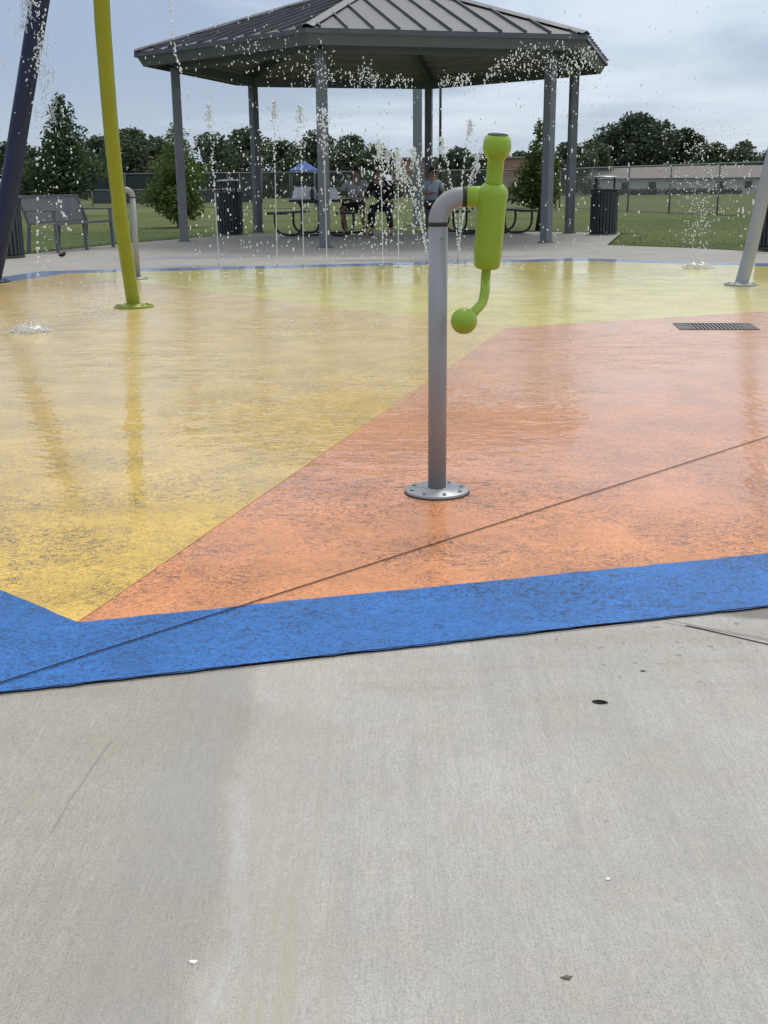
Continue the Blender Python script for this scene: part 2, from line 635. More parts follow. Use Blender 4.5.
# inner loop (coloured area)
LA = C0 + dl * 5.2
f1, f2, f3 = P2(66, 273.5), P2(580, 260.8), P2(790, 267)
f0 = P2(0, 283)
LB = Vector((LA.x + .1, f0.y - 2.2))
inR = C0 + dn * ((P2(768, 556) - C0).length + 4.2)
RA = Vector((8.2, 7.5))
RB = Vector((8.0, 12.0))
pie = P2(505, 328)
lr = P2(768, 311)
lrx = pie + (lr - pie) * ((8.1 - pie.x) / (lr.x - pie.x))
inner = [C0, inR, RA, RB, f3, f2, f1, f0, LB, LA]
cen = sum(inner, Vector((0, 0))) / len(inner)


def offset(loop, d):
    n = len(loop)
    out = []
    for i in range(n):
        a, b, c = loop[i - 1], loop[i], loop[(i + 1) % n]
        e1, e2 = (b - a).normalized(), (c - b).normalized()
        n1, n2 = Vector((e1.y, -e1.x)), Vector((e2.y, -e2.x))
        if n1.dot(b - cen) < 0: n1 = -n1
        if n2.dot(b - cen) < 0: n2 = -n2
        bis = (n1 + n2).normalized()
        out.append(b + bis * (d[i] / max(.35, bis.dot(n1))))
    return out


outer = offset(inner, [wb, wb, .4, .5, .5, .5, .5, .45, .4, wb])
ZP = .008
wrnd = random.Random(12)


def wob(a, b, amp, step=.035):
    L = (b - a).length
    n = min(220, max(2, int(L / step)))
    d = (b - a).normalized()
    q = Vector((-d.y, d.x))
    ph = [wrnd.uniform(0, 6.28) for _ in range(4)]
    out = []
    for i in range(1, n):
        t = i / n
        s_ = t * L
        e = math.sin(s_ * 9 + ph[0]) * .4 + math.sin(s_ * 23 + ph[1]) * .3 + math.sin(s_ * 57 + ph[2]) * .25 + wrnd.uniform(-.35, .35)
        out.append(a.lerp(b, t) + q * e * amp)
    return out


W1 = wob(C0, inR, .0042)
W2 = wob(LA, C0, .0042)
W3 = wob(C0, pie, .0042)
WO1, WO2 = wob(outer[0], outer[1], .004), wob(outer[9], outer[0], .004)
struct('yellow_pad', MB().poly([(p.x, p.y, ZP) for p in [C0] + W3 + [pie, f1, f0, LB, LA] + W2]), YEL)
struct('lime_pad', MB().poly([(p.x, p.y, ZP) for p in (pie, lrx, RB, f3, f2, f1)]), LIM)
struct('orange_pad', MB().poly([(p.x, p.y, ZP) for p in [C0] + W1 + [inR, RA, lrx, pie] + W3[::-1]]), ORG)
mb = MB()
for i in range(len(inner)):
    j = (i + 1) % len(inner)
    wi, wo = ([], [])
    if i == 0: wi, wo = W1, WO1
    if i == 9: wi, wo = W2, WO2
    mb.poly([(q.x, q.y, ZP) for q in [inner[i]] + wi + [inner[j], outer[j]] + wo[::-1] + [outer[i]]])
struct('blue_border', mb, BLU)
# apron
a0, a1 = oL - dn * 4.0, oR + dn * 6.0
ap = [a0, a1, Vector((a1.x + 1, -6)), Vector((a0.x - 1, -6))]
struct('concrete_apron', MB().poly([(p.x, p.y, .004) for p in ap]), CONC)


def strip(name, pts, w, z, mat):
    mb = MB()
    for i in range(len(pts) - 1):
        a, b = pts[i], pts[i + 1]
        d = (b - a).normalized()
        n = Vector((-d.y, d.x)) * w / 2
        mb.poly([(q.x, q.y, z) for q in (a - n, b - n, b + n, a + n)])
    return struct(name, mb, mat)


jd = (P2(768, 437) - P2(0, 683)).normalized()
strip('control_joint', [P2(0, 683) - jd * 1.2, P2(240, 607), P2(768, 437), P2(768, 437) + jd * 5], .005, .011, JOINT)
strip('pad_edge_joint', [oL - dn * 3.9 - nn * .003] + [oL - dn * 1 + (oR - oL + dn * 2) * (i / 60) - nn * (.002 + wrnd.uniform(0, .0025)) for i in range(61)] + [oR + dn * 5.8 - nn * .003], .0045, .011, JOINT)
j0, j1 = P2(664, 620.5), P2(768, 640)
jd2 = (j1 - j0).normalized()
strip('expansion_joint', [j0, j1, j1 + jd2 * 3], .0032, .0105, paint('joint_shade', (.10, .095, .09), .9))
strip('joint_sealant', [j0 + Vector((.05, -.016)), j1 + Vector((.01, -.018)), j1 + jd2 * 3 + Vector((.01, -.018))], .022, .0072, paint('grey_sealant', (.37, .365, .35), .8, sc_=30))
ck = [P2(112, 741, .004), P2(104, 752, .004), P2(92, 768, .004), P2(83, 783, .004), P2(70, 800, .004), P2(57, 824, .004), P2(51, 834, .004)]
strip('hairline_crack', ck, .0009, .0062, paint('crack', (.25, .235, .21), .9))
strip('colour_seam', [C0, C0.lerp(pie, .4)], .0035, .0105, paint('seam_line', (.66, .42, .10), .5))

# grass blades standing up along the deck and over the near lawn
rnd = random.Random(41)
mb = MB()


def blade(x, y, z, h):
    a = rnd.random() * 6.28
    w_ = .008 * rnd.uniform(.8, 1.6)
    lx, ly = rnd.gauss(0, .5) * h, rnd.gauss(0, .5) * h
    mb.add([(x - w_ * math.cos(a), y - w_ * math.sin(a), z), (x + w_ * math.cos(a), y + w_ * math.sin(a), z), (x + lx, y + ly, z + h)], [(0, 1, 2)])


for i in range(len(deck_far) - 1):
    a, b = deck_far[i], deck_far[i + 1]
    L = (b - a).length
    nrm = Vector((-(b - a).y, (b - a).x)).normalized()
    if nrm.y < 0: nrm = -nrm
    if i == 9: nrm = Vector((1, 0))
    for k in range(int(L * 320)):
        q = a.lerp(b, rnd.random()) + nrm * abs(rnd.gauss(0, .25))
        blade(q.x, q.y, tz(q.y) - .005, rnd.uniform(.015, .04))
for k in range(9000):
    Y = 17 + 17 * rnd.random() ** 1.3
    px = rnd.uniform(590, 800) if rnd.random() < .55 else rnd.uniform(-30, 590)
    X = AT(px, 190, Y).x
    if px < 590 and Y < 25: Y += 9; X = AT(px, 190, Y).x
    elif px >= 590 and Y < deck_far[12].y + (.5 if X > deck_far[11].x else 9): continue
    blade(X, Y, tz(Y) - .005, rnd.uniform(.012, .03))
gr = mb.build('grass', None)
gr['kind'] = 'stuff'
gr['label'] = 'short green grass blades along the lawn edge'
gr['category'] = 'grass'

# ------------------------------------------------------------------ drain
def drain():
    p0, p1, p3 = P2(674, 331.5), P2(757, 331.5), P2(674, 321.5)
    a = P2(676, 326.5)
    b = P2(755, 326.8)
    L = (b - a).length
    c = (a + b) / 2
    ang = math.atan2((b - a).y, (b - a).x)
    root = empty('drain_grate', (c.x, c.y, ZP), ang)
    tag(root, 'grey slotted drain grate set in the orange coating near the lime border', 'drain')
    W = .36
    mb = MB()
    mb.box((0, 0, .0005), (L - .02, W - .02, .001))
    mb.build('drain_pit', PIT, root)
    mb = MB()
    for s in (-1, 1):
        mb.box((0, s * (W / 2 - .012), .0025), (L, .024, .005))
        mb.box((s * (L / 2 - .05), 0, .002), (.1, W - .05, .004))
    mb.build('frame', GRATE, root)
    mb = MB()
    n = 13
    for i in range(n):
        xx = -L / 2 + .1 + (L - .2) * (i + .5) / n
        mb.box((xx, 0, .0022), (.009, W - .05, .0024))
    mb.build('bars', paint('grate_bars', (.34, .35, .36), .5), root)


drain()

# ------------------------------------------------------------------ spray features


def arc(c, r, a0, a1, n, ax, ay):
    return [Vector(c) + Vector(ax) * r * math.cos(a0 + (a1 - a0) * i / n) + Vector(ay) * r * math.sin(a0 + (a1 - a0) * i / n) for i in range(n + 1)]


def cannon():
    B = G(437, 494.5)
    Y = B.y
    q = lambda x, y: AT(x, y, Y) - B
    root = empty('water_cannon', (B.x, B.y, ZP))
    r = .0303
    zb = q(437, 228.5).z           # band height
    mb = MB().tube([(0, 0, .01), (0, 0, zb)], r, 28)
    mb.drop((0.012, -r, zb - .035), .004)
    mb.build('pipe', GREYPIPE, root)
    fl = MB().lathe([(.001, .0), (.104, .0), (.106, .003), (.106, .010), (.103, .0125), (.0345, .0135), (.034, .016), (.0305, .018)], n=48)
    fo = fl.build('base_flange', GALV, root)
    MB().lathe([(.001, .0004), (.1095, .0004), (.109, .0022), (.1, .003)], n=48).build('contact_shade_ring', BLACK, fo)  # dark disc, contact shade painted in around the flange foot
    for k in range(8):
        a = 2 * PI * (k + .3) / 8
        MB().lathe([(.007, .0142), (.007, .0165), (.0045, .017), (.0045, .020), (.001, .0203)], (math.cos(a) * .087, math.sin(a) * .087, 0), 8).build('bolt', GALV, fo)
    rb = .075
    top = zb + .004
    pts = [Vector((0, 0, zb + .008))] + arc((rb, 0, zb + .012), rb, PI, PI / 2, 14, (1, 0, 0), (0, 0, 1))
    ex = q(465, 196).x
    pts.append(Vector((ex - .006, 0, zb + .012 + rb)))
    ze = zb + .012 + rb
    MB().tube(pts, r, 28).build('elbow', GREYPIPE, root)
    MB().tube([(0, 0, zb - .001), (0, 0, zb + .011)], r + .0006, 28).build('rubber_ring', BLACK, root)
    MB().tube([(ex - .008, 0, ze), (ex + .006, 0, ze)], r + .001, 28).build('rubber_ring', BLACK, root)
    # gun: local frame, slightly leaning
    ctr = q(490, 229.5)
    ctr.y = 0
    ax = (q(495.8, 140) - q(486.3, 268))
    ax.y = -.055
    ax.normalize()
    xa = Vector((0, 1, 0)).cross(ax).normalized()
    ya = ax.cross(xa)
    A = Matrix((xa, ya, ax)).transposed()
    Lb = (q(490, 184.5) - q(486, 270)).length
    h2 = Lb / 2
    rb1, rb2 = .0468, .0425
    prof = [(.004, -h2), (rb2 - .014, -h2), (rb2 - .005, -h2 + .003), (rb2, -h2 + .012), (rb2 + .002, -h2 + .05), (rb1 - .002, h2 * .3), (rb1, h2 - .03), (rb1 - .003, h2 - .014), (rb1 - .012, h2 - .004), (.031, h2), (.028, h2 + .002)]
    body = MB().lathe(prof, ctr, 36, A)
    c2 = ctr + ax * (ze - ctr.z) / ax.z
    body.tube([(ex + .005, 0, ze), (c2.x, 0, ze)], .0318, 24)
    body.build('cannon_body', LIME, root)
    hh = h2
    rn = .0265
    e = .052
    n0 = h2 + .078
    mb = MB().lathe([(rn + .001, h2 - .004), (rn, h2 + .01), (rn - .001, n0 - .006), (rn + .003, n0), (.037, n0 + .009), (.0425, n0 + .022), (.0437, n0 + .036), (.042, n0 + .05), (.037, n0 + .061), (.032, n0 + .066), (.031, n0 + .067), (.0285, n0 + .065), (.0275, n0 + .05), (.001, n0 + .048)], ctr, 32, A)
    noz = mb.build('nozzle', LIME, root)
    MB().lathe([(.0315, n0 + .0655), (.0315, n0 + .0695), (.0262, n0 + .07), (.0262, n0 + .05), (.001, n0 + .049)], ctr, 32, A).build('muzzle_ring', DARKSTEEL, noz)
    p0 = ctr - ax * (h2 - .006)
    pb = q(462.5, 321); pb.y = -.07
    pts = catmull([p0, p0 - ax * .045, q(485, 292) + Vector((0, .0, 0)), q(482, 304) + Vector((0, -.015, 0)), q(474, 312) + Vector((0, -.045, 0)), pb + Vector((.012, .01, .004))], 8)
    hnd = MB().tube(pts, .0152, 16).build('handle', LIME, root)
    prof = [((.0415) * math.sin(PI * i / 18) + 1e-6, -.0415 * math.cos(PI * i / 18)) for i in range(19)]
    MB().lathe(prof, pb, 32).build('handle_ball', LIME, hnd)
    return root


can = cannon()
gr.data.materials.append(leaf_mat('grass_blades', (.05, .09, .018), (.085, .12, .03)))
tag(can, 'grey pipe water cannon with lime gun and ball handle, bolted down in the orange area', 'water cannon', 'water cannons on the splash pad')
can2 = copy_tree(can)
p = G(138, 279.5)
can2.location = (p.x, p.y, ZP)
can2.rotation_euler = (0, 0, R(196))
tag(can2, 'far grey pipe water cannon mostly hidden behind the leaning lime pole', 'water cannon')


def pole(name, label, base, pts, rad, mat, plate_r, extra=None, cat='spray pole'):
    root = empty(name, (base.x, base.y, ZP))
    b = Vector((base.x, base.y, 0))
    P = [Vector((0, 0, 0.0))] + [p - b for p in pts]
    C = catmull(P, 10)
    MB().tube(C, rad, 24).build('pole', mat, root)
    pl = MB().lathe([(.001, 0), (plate_r, 0), (plate_r + .002, .004), (plate_r, .016), (rad + .02, .018), (rad + .012, .03)], n=36).build('base_flange', mat, root)
    for k in range(8):
        a = 2 * PI * k / 8
        MB().lathe([(.012, .016), (.012, .024), (.001, .026)], (math.cos(a) * plate_r * .8, math.sin(a) * plate_r * .8, 0), 8).build('bolt', mat, pl)
    tag(root, label, cat)
    return root, C


# lime arch leg
gb = G(134, 308)
Yg = gb.y
gp = [AT(128, 268, Yg - .08), AT(121, 220, Yg - .28), AT(113, 150, Yg - .58), AT(107, 80, Yg - .88), AT(101.5, 0, Yg - 1.2), AT(100, -80, Yg - 1.5), AT(104, -160, Yg - 1.7), AT(122, -230, Yg - 1.8), AT(160, -280, Yg - 1.8), AT(220, -300, Yg - 1.7)]
groot, gC = pole('spray_arch', 'curved lime green spray pole rising from the yellow coating on a round flange', gb, gp, .057, LIMEPOLE, .165, cat='spray arch')
# navy arch leg
nb_ = G(-9, 283)
Yn = nb_.y
np_ = [AT(-3, 255, Yn), AT(8, 200, Yn), AT(19, 130, Yn), AT(29.5, 65, Yn), AT(40, 0, Yn), AT(52, -70, Yn + .1), AT(68, -140, Yn + .2), AT(95, -205, Yn + .4), AT(140, -250, Yn + .7), AT(200, -270, Yn + 1)]
nroot, nC = pole('spray_arch', 'dark navy blue leaning spray pole at the left edge of the pad', nb_, np_, .098, NAVY, .2, cat='spray arch')
mb = MB()
cc = [p for p in nC if AT(0, 0, Yn).z - 1.1 < p.z < AT(0, -40, Yn).z]
for i, pt in enumerate(cc[::1]):
    q_ = pt + Vector((.075, -.075, 0))
    MB().drop((0, 0, 0), .016).build('spray_nozzle', DARKSTEEL, nroot, loc=q_)
# grey leaning pole right
rb_ = G(741, 286)
Yr = rb_.y
rp_ = [AT(749.5, 255, Yr), AT(761, 205, Yr), AT(773, 155, Yr), AT(786, 100, Yr), AT(803, 30, Yr), AT(821, -40, Yr), AT(843, -110, Yr), AT(873, -170, Yr)]
rroot, rC = pole('spray_pole', 'galvanised grey spray pole leaning right out of the lime coating', rb_, rp_, .064, GALV, .16)

# ------------------------------------------------------------------ pavilion
HC = Vector((.07, 22.74))
RE, RP, A0 = 4.517, 3.84, R(-104.84)
ZE, ZA, FA = 3.237, 4.546, .225


def hexp(k, r, z):
    a = A0 + k * PI / 3
    return Vector((r * math.cos(a), r * math.sin(a), z))


def pavilion():
    root = empty('pavilion', (HC.x, HC.y, 0))
    tag(root, 'open hexagonal picnic pavilion with grey standing seam roof on six steel posts', 'pavilion')
    apex = Vector((0, 0, ZA))
    mb = MB()
    thick = Vector((0, 0, -.035))
    for k in range(6):
        a, b = hexp(k, RE, ZE), hexp(k + 1, RE, ZE)
        mb.add([a, b, apex], [(0, 1, 2)])
        mb.add([a + thick, b + thick, apex + thick], [(2, 1, 0)])
        mb.add([a, b, b + thick, a + thick], [(0, 3, 2, 1)])
        # standing seams
        m = (a + b) / 2
        e = (b - a).normalized()
        up = (apex - m)
        L = up.length
        u = up.normalized()
        nrm = e.cross(u)
        half = (b - a).length / 2
        n = 11
        for i in range(n):
            t = (i + .5) / n * 2 - 1
            p0 = m + e * (t * half) - u * .02
            p1 = m + e * (t * half) + u * (L * (1 - abs(t)) - .05)
            mb.bar(p0 + nrm * .018, p1 + nrm * .018, .022, .05, nrm)
    roof = mb.build('roof', ROOF, root)
    mb = MB()
    for k in range(6):
        a = hexp(k, RE + .01, ZE + .005)
        d = (apex - a).normalized()
        sd = d.cross(Vector((0, 0, 1))).normalized()
        for s in (-1, 1):
            w = sd * s * .11 - Vector((0, 0, .045))
            q0, q1 = a + Vector((0, 0, .052)), apex + Vector((0, 0, .06))
            f = [q0, q1, q1 + w, q0 + w]
            mb.add(f, [(0, 1, 2, 3)])
            mb.add([v - Vector((0, 0, .012)) for v in f], [(3, 2, 1, 0)])
    mb.lathe([(.22, ZA - .04), (.2, ZA + .09), (.02, ZA + .2), (.001, ZA + .2)], n=12)
    mb.build('ridge_cap', ROOF, roof)
    # fascia (leans inward)
    mb = MB()
    for k in range(6):
        a, b = hexp(k, RE - .01, ZE - .036), hexp(k + 1, RE - .01, ZE - .036)
        a2, b2 = hexp(k, RE - .13, ZE - FA), hexp(k + 1, RE - .13, ZE - FA)
        a3, b3 = hexp(k, RE - .18, ZE - FA), hexp(k + 1, RE - .18, ZE - FA)
        a4, b4 = hexp(k, RE - .08, ZE - .05), hexp(k + 1, RE - .08, ZE - .05)
        mb.add([a, b, b2, a2], [(0, 3, 2, 1)])
        mb.add([a2, b2, b3, a3], [(0, 3, 2, 1)])
        mb.add([a3, b3, b4, a4], [(0, 3, 2, 1)])
    mb.build('fascia', FASCIA, root)
    mb = MB()
    for k in range(6):
        a, b = hexp(k, RE + .02, ZE - .012), hexp(k + 1, RE + .02, ZE - .012)
        c, d = hexp(k, RE + .02, ZE - .075), hexp(k + 1, RE + .02, ZE - .075)
        mb.add([a, b, d, c], [(0, 3, 2, 1)])
    mb.build('drip_edge', ROOF, roof)
    mb = MB()
    for k in range(6):
        a, b = hexp(k, RE - .15, ZE - .11), hexp(k + 1, RE - .15, ZE - .11)
        mb.add([a, b, apex - Vector((0, 0, .16))], [(2, 1, 0)])
        # board joints
        m = (a + b) / 2
        e = (b - a).normalized()
        up = apex - Vector((0, 0, .16)) - m
        u = up.normalized()
        half = (b - a).length / 2
        for i in range(1, 12):
            t = i / 12
            q0 = m + u * up.length * t - e * half * (1 - t)
            q1 = m + u * up.length * t + e * half * (1 - t)
            mb.bar(q0 - Vector((0, 0, .008)), q1 - Vector((0, 0, .008)), .02, .012)
    mb.build('ceiling', SOFFIT, root)
    zt = ZE - .34
    for k in range(6):
        p = hexp(k, RP, 0)
        ang = A0 + k * PI / 3
        rot = Matrix.Rotation(ang, 3, 'Z')
        mb = MB().box((p.x, p.y, 1.5), (.15, .15, 3.0), rot)
        po = mb.build('post', POSTM, root, .008)
        mb = MB().box((p.x, p.y, .008), (.21, .21, .016), rot)
        for sx in (-1, 1):
            for sy in (-1, 1):
                v = rot @ Vector((sx * .088, sy * .088, 0))
                mb.lathe([(.01, .016), (.01, .028), (.001, .03)], (p.x + v.x, p.y + v.y, 0), 6)
        mb.build('base_plate', POSTM, po)
        a, b = hexp(k, RP - .02, ZE - .20), hexp(k + 1, RP - .02, ZE - .20)
        MB().bar(a, b, .11, .17).build('eave_beam', FASCIA, root)
        zz = lambda r: ZE - .235 + (ZA - ZE) * (1 - r / RE)
        MB().bar(hexp(k, RE - .3, zz(RE - .3)), hexp(k, .2, zz(.2)), .11, .2).build('hip_rafter', FASCIA, root)
    MB().lathe([(.26, ZA - .55), (.26, ZA - .2)], n=6).build('hub', FASCIA, root)


pavilion()

# ------------------------------------------------------------------ furniture under the pavilion


def picnic_table():
    root = empty('picnic_table', (0, 0, 0))
    L, W = 1.83, .76
    def slab(name, cx, w, z):
        mb = MB()
        n = max(3, int(w / .085))
        for i in range(n):
            mb.box((cx - w / 2 + (i + .5) * w / n, 0, z), (w / n - .012, L, .022))
        for s in (-1, 1):
            mb.box((cx + s * w / 2, 0, z - .008), (.02, L + .02, .04))
            mb.box((cx, s * (L / 2), z - .0085), (w, .02, .039))
        return mb.build(name, TABLEM, root)
    slab('table_top', 0, W, .69)
    slab('seat', -.70, .28, .46)
    slab('seat', .70, .28, .46)
    for s in (-1, 1):
        y = s * .58
        mb = MB()
        for sx in (-1, 1):
            pts = catmull([(sx * .80, y, .445), (sx * .81, y, .33), (sx * .79, y, .17), (sx * .70, y, .06), (sx * .52, y, .03), (sx * .34, y, .05), (sx * .26, y, .16), (sx * .25, y, .40), (sx * .26, y, .58), (sx * .32, y, .67)], 6)
            mb.tube(pts, .024, 10)
            mb.tube([(sx * .82, y, .44), (sx * .56, y, .44)], .018, 8)
        mb.tube([(-.34, y, .655), (.34, y, .655)], .018, 8)
        mb.tube([(-.30, y, .03), (.30, y, .03)], .02, 8)
        mb.build('leg_frame', TABLEM, root)
    return root


t1 = picnic_table()
g = G(322, 236)
t1.location = (g.x, g.y + .35, 0)
t1.rotation_euler = (0, 0, R(-14))
tag(t1, 'dark steel picnic table with white cloth bundles on it, people seated at its right side', 'picnic table', 'picnic tables under the pavilion')
t2 = copy_tree(t1)
g2 = G(487, 234)
t2.location = (g2.x, g2.y + .45, 0)
t2.rotation_euler = (0, 0, R(10))
tag(t2, 'dark steel picnic table partly hidden behind the near water cannon', 'picnic table')


def bag(name, label, loc, size, mat, seed):
    rnd = random.Random(seed)
    mb = MB()
    nu, nv = 14, 9
    vs, fs = [], []
    for j in range(nv):
        t = j / (nv - 1)
        for i in range(nu):
            a = 2 * PI * i / nu
            ex = .55
            ca, sa = math.cos(a), math.sin(a)
            r = 1.0 - .25 * t ** 3
            xx = math.copysign(abs(ca) ** ex, ca) * size[0] / 2 * r * (1 + rnd.uniform(-.05, .05))
            yy = math.copysign(abs(sa) ** ex, sa) * size[1] / 2 * r * (1 + rnd.uniform(-.05, .05))
            vs.append((xx, yy, size[2] * (t + (rnd.uniform(-.04, .04) if 0 < j else 0))))
    for j in range(nv - 1):
        for i in range(nu):
            i2 = (i + 1) % nu
            fs.append((j * nu + i, j * nu + i2, (j + 1) * nu + i2, (j + 1) * nu + i))
    fs.append(tuple((nv - 1) * nu + i for i in range(nu)))
    fs.append(tuple(range(nu))[::-1])
    mb.add(vs, fs, True)
    root = mb.build(name, mat, None, loc=loc)
    tag(root, label, 'bag')
    return root


TR = Matrix.Rotation(R(-14), 3, 'Z')
tt = Vector(t1.location)


def on_table(x, y):
    return tt + TR @ Vector((x, y, .703))


bag('cloth_bundle', 'white cloth bundle on the picnic table left of the front pavilion post', on_table(-.20, -.5), (.48, .4, .24), WHITECLOTH, 3)
bag('cloth_bundle', 'white cloth bundle on the picnic table in front of the man in the pale shirt', on_table(.26, -.45), (.42, .3, .22), WHITECLOTH, 4)
# dark bottle on the table
p = on_table(.03, -.75)
o = MB().lathe([(.04, 0), (.042, .02), (.042, .15), (.03, .19), (.016, .21), (.016, .25), (.001, .252)], n=14).build('drink_bottle', DARKSTEEL, None, loc=p)
tag(o, 'dark drink bottle standing on the end of the picnic table between the bundles', 'bottle')


def skin_mesh(name, joints, edges, mat, parent, root_i=0, sub=1):
    me = bpy.data.meshes.new(name)
    me.from_pydata([j[0] for j in joints], edges, [])
    o = bpy.data.objects.new(name, me)
    COL.objects.link(o)
    o.parent = parent
    me.materials.append(mat)
    md = o.modifiers.new('skin', 'SKIN')
    md.use_smooth_shade = True
    sv = me.skin_vertices[0].data
    for i, j in enumerate(joints):
        r = j[1]
        sv[i].radius = (r, r) if not isinstance(r, tuple) else r
        sv[i].use_root = (i == root_i)
    m2 = o.modifiers.new('sub', 'SUBSURF')
    m2.levels = sub
    m2.render_levels = sub
    return o


def lerp(a, b, t):
    return tuple(a[i] + (b[i] - a[i]) * t for i in range(3))


def person(label, loc, rz, P, shirt, bottom, longsleeve=False, longpants=False, hairlong=False, legs_skin=True):
    """seated figure facing local -Y"""
    root = empty('person', loc, rz)
    tag(root, label, 'person')
    J, E = [], []
    def j(p, r):
        J.append((p, r)); return len(J) - 1
    def chain(i0, seq):
        c = i0
        for (p, r) in seq:
            n = j(p, r); E.append((c, n)); c = n
        return c
    pel = j(P['pel'], (.15, .11))
    ch = chain(pel, [(lerp(P['pel'], P['chest'], .5), (.135, .10)), (P['chest'], (.155, .105))])
    nk = chain(ch, [(P['neck'], .056)])
    hd = P['head']
    chain(nk, [(lerp(P['neck'], hd, .45), .06), (hd, (.075, .09)), ((hd[0], hd[1], hd[2] + .085), (.066, .078))])
    for s, S in ((-1, 'L'), (1, 'R')):
        sh = P['sh' + S]; el = P['el' + S]; ha = P['ha' + S]
        i = chain(ch, [(sh, .062), (lerp(sh, el, .5), .047), (el, .04), (lerp(el, ha, .5), .034), (lerp(el, ha, .86), .026), (ha, (.036, .018))])
        d = Vector(ha) - Vector(el); d.normalize()
        sd = d.cross(Vector((0, 0, 1))).normalized() * (-s)
        dn_ = Vector((0, 0, -1))
        for f in range(4):
            o = sd * (-.027 + .018 * f)
            Lf = (.062, .075, .08, .068)[f]
            b0 = Vector(ha) + d * .03 + o
            chain(i, [(tuple(b0), .009), (tuple(b0 + d * Lf * .6 + dn_ * .008), .008), (tuple(b0 + d * Lf + dn_ * .03), .0065)])
        b0 = Vector(ha) + sd * .036 - d * .012
        chain(i, [(tuple(b0), .01), (tuple(b0 + d * .03 + sd * .018), .009), (tuple(b0 + d * .055 + sd * .012 + dn_ * .015), .008)])
        hp = P['hip' + S]; kn = P['kn' + S]; an = P['an' + S]; to = P['to' + S]
        chain(pel, [(hp, .085), (lerp(hp, kn, .5), .078), (kn, .06), (lerp(kn, an, .35), .058), (lerp(kn, an, .8), .04), (an, .04), (lerp(an, to, .5), .04), (to, .035)])
    skin_mesh('body', J, E, SKIN, root)
    # face
    hx, hy, hz = hd
    MB().drop((hx, hy - .094, hz + .015), .017, (.8, 1.1, 1.2)).build('nose', SKIN, root)
    for s in (-1, 1):
        MB().drop((hx + s * .088, hy + .01, hz + .02), .026, (.5, .8, 1.2)).build('ear', SKIN, root)
        MB().drop((hx + s * .032, hy - .08, hz + .04), .012).build('eye', EYEM, root)
    MB().drop((hx, hy - .082, hz - .03), .013, (1.9, .6, .45)).build('mouth', EYEM, root)
    # hair cap
    mb = MB()
    vs, fs = [], []
    n, mrow = 16, 8
    for a in range(mrow + 1):
        t = a / mrow * PI * .56
        for b in range(n):
            ph = 2 * PI * b / n
            front = max(0, -math.sin(ph))
            tt_ = t * (1 - .38 * front)
            rr = 1 + random.uniform(-.03, .03)
            vs.append((hx + .088 * rr * math.sin(tt_) * math.cos(ph), hy + .008 + .106 * rr * math.sin(tt_) * math.sin(ph), hz + .03 + .125 * rr * math.cos(tt_)))
    for a in range(mrow):
        for b in range(n):
            b2 = (b + 1) % n
            fs.append((a * n + b, (a + 1) * n + b, (a + 1) * n + b2, a * n + b2))
    mb.add(vs, fs, True)
    if hairlong:
        mb.tube(catmull([(hx, hy + .06, hz + .06), (hx, hy + .11, hz - .04), (hx + .01, hy + .12, hz - .2), (hx, hy + .1, hz - .3)], 5), [.06] * 5 + [.07] * 5 + [.055] * 5 + [.02], 10)
    mb.build('hair', HAIR, root)
    # shirt
    J2, E2 = [], []
    J, E = J2, E2
    pel2 = j((P['pel'][0], P['pel'][1], P['pel'][2] + .04), (.172, .135))
    c2 = chain(pel2, [(lerp(P['pel'], P['chest'], .5), (.16, .125)), (P['chest'], (.172, .122)), (lerp(P['chest'], P['neck'], .62), (.085, .075))])
    chest_i = 2
    for S in 'LR':
        sh = P['sh' + S]; el = P['el' + S]; ha = P['ha' + S]
        seq = [(sh, .078), (lerp(sh, el, .35), .068), (lerp(sh, el, .75), .066)]
        if longsleeve:
            seq += [(el, .055), (lerp(el, ha, .5), .05), (lerp(el, ha, .84), .042)]
        chain(chest_i, seq)
    skin_mesh('shirt', J2, E2, shirt, root)
    J3, E3 = [], []
    J, E = J3, E3
    p3 = j((P['pel'][0], P['pel'][1], P['pel'][2]), (.165, .13))
    chain(p3, [((P['pel'][0], P['pel'][1], P['pel'][2] + .08), (.158, .12))])
    for S in 'LR':
        hp = P['hip' + S]; kn = P['kn' + S]; an = P['an' + S]
        seq = [(hp, .102), (lerp(hp, kn, .5), .096), (lerp(hp, kn, .88), .088)]
        if longpants:
            seq += [(kn, .074), (lerp(kn, an, .4), .07), (lerp(kn, an, .9), .06)]
        chain(p3, seq)
    skin_mesh('trousers' if longpants else 'shorts', J3, E3, bottom, root)
    for S in 'LR':
        an, to = P['an' + S], P['to' + S]
        J4, E4 = [], []
        J, E = J4, E4
        k0 = j((an[0], an[1] + .03, an[2] - .035), .046)
        chain(k0, [((lerp(an, to, .5)[0], lerp(an, to, .5)[1], .045), .046), ((to[0], to[1], .04), .042)])
        skin_mesh('shoe', J4, E4, SHOE, root)
    return root


base = dict(pel=(0, 0, .55), chest=(0, .0, .93), neck=(0, -.02, 1.08), head=(0, -.045, 1.19),
            shL=(-.185, 0, 1.0), shR=(.185, 0, 1.0), elL=(-.25, -.14, .78), elR=(.25, -.14, .78), haL=(-.12, -.36, .80), haR=(.12, -.36, .80),
            hipL=(-.1, -.04, .54), hipR=(.1, -.04, .54), knL=(-.16, -.44, .53), knR=(.16, -.44, .53),
            anL=(-.16, -.42, .09), anR=(.16, -.42, .09), toL=(-.19, -.58, .04), toR=(.19, -.58, .04))
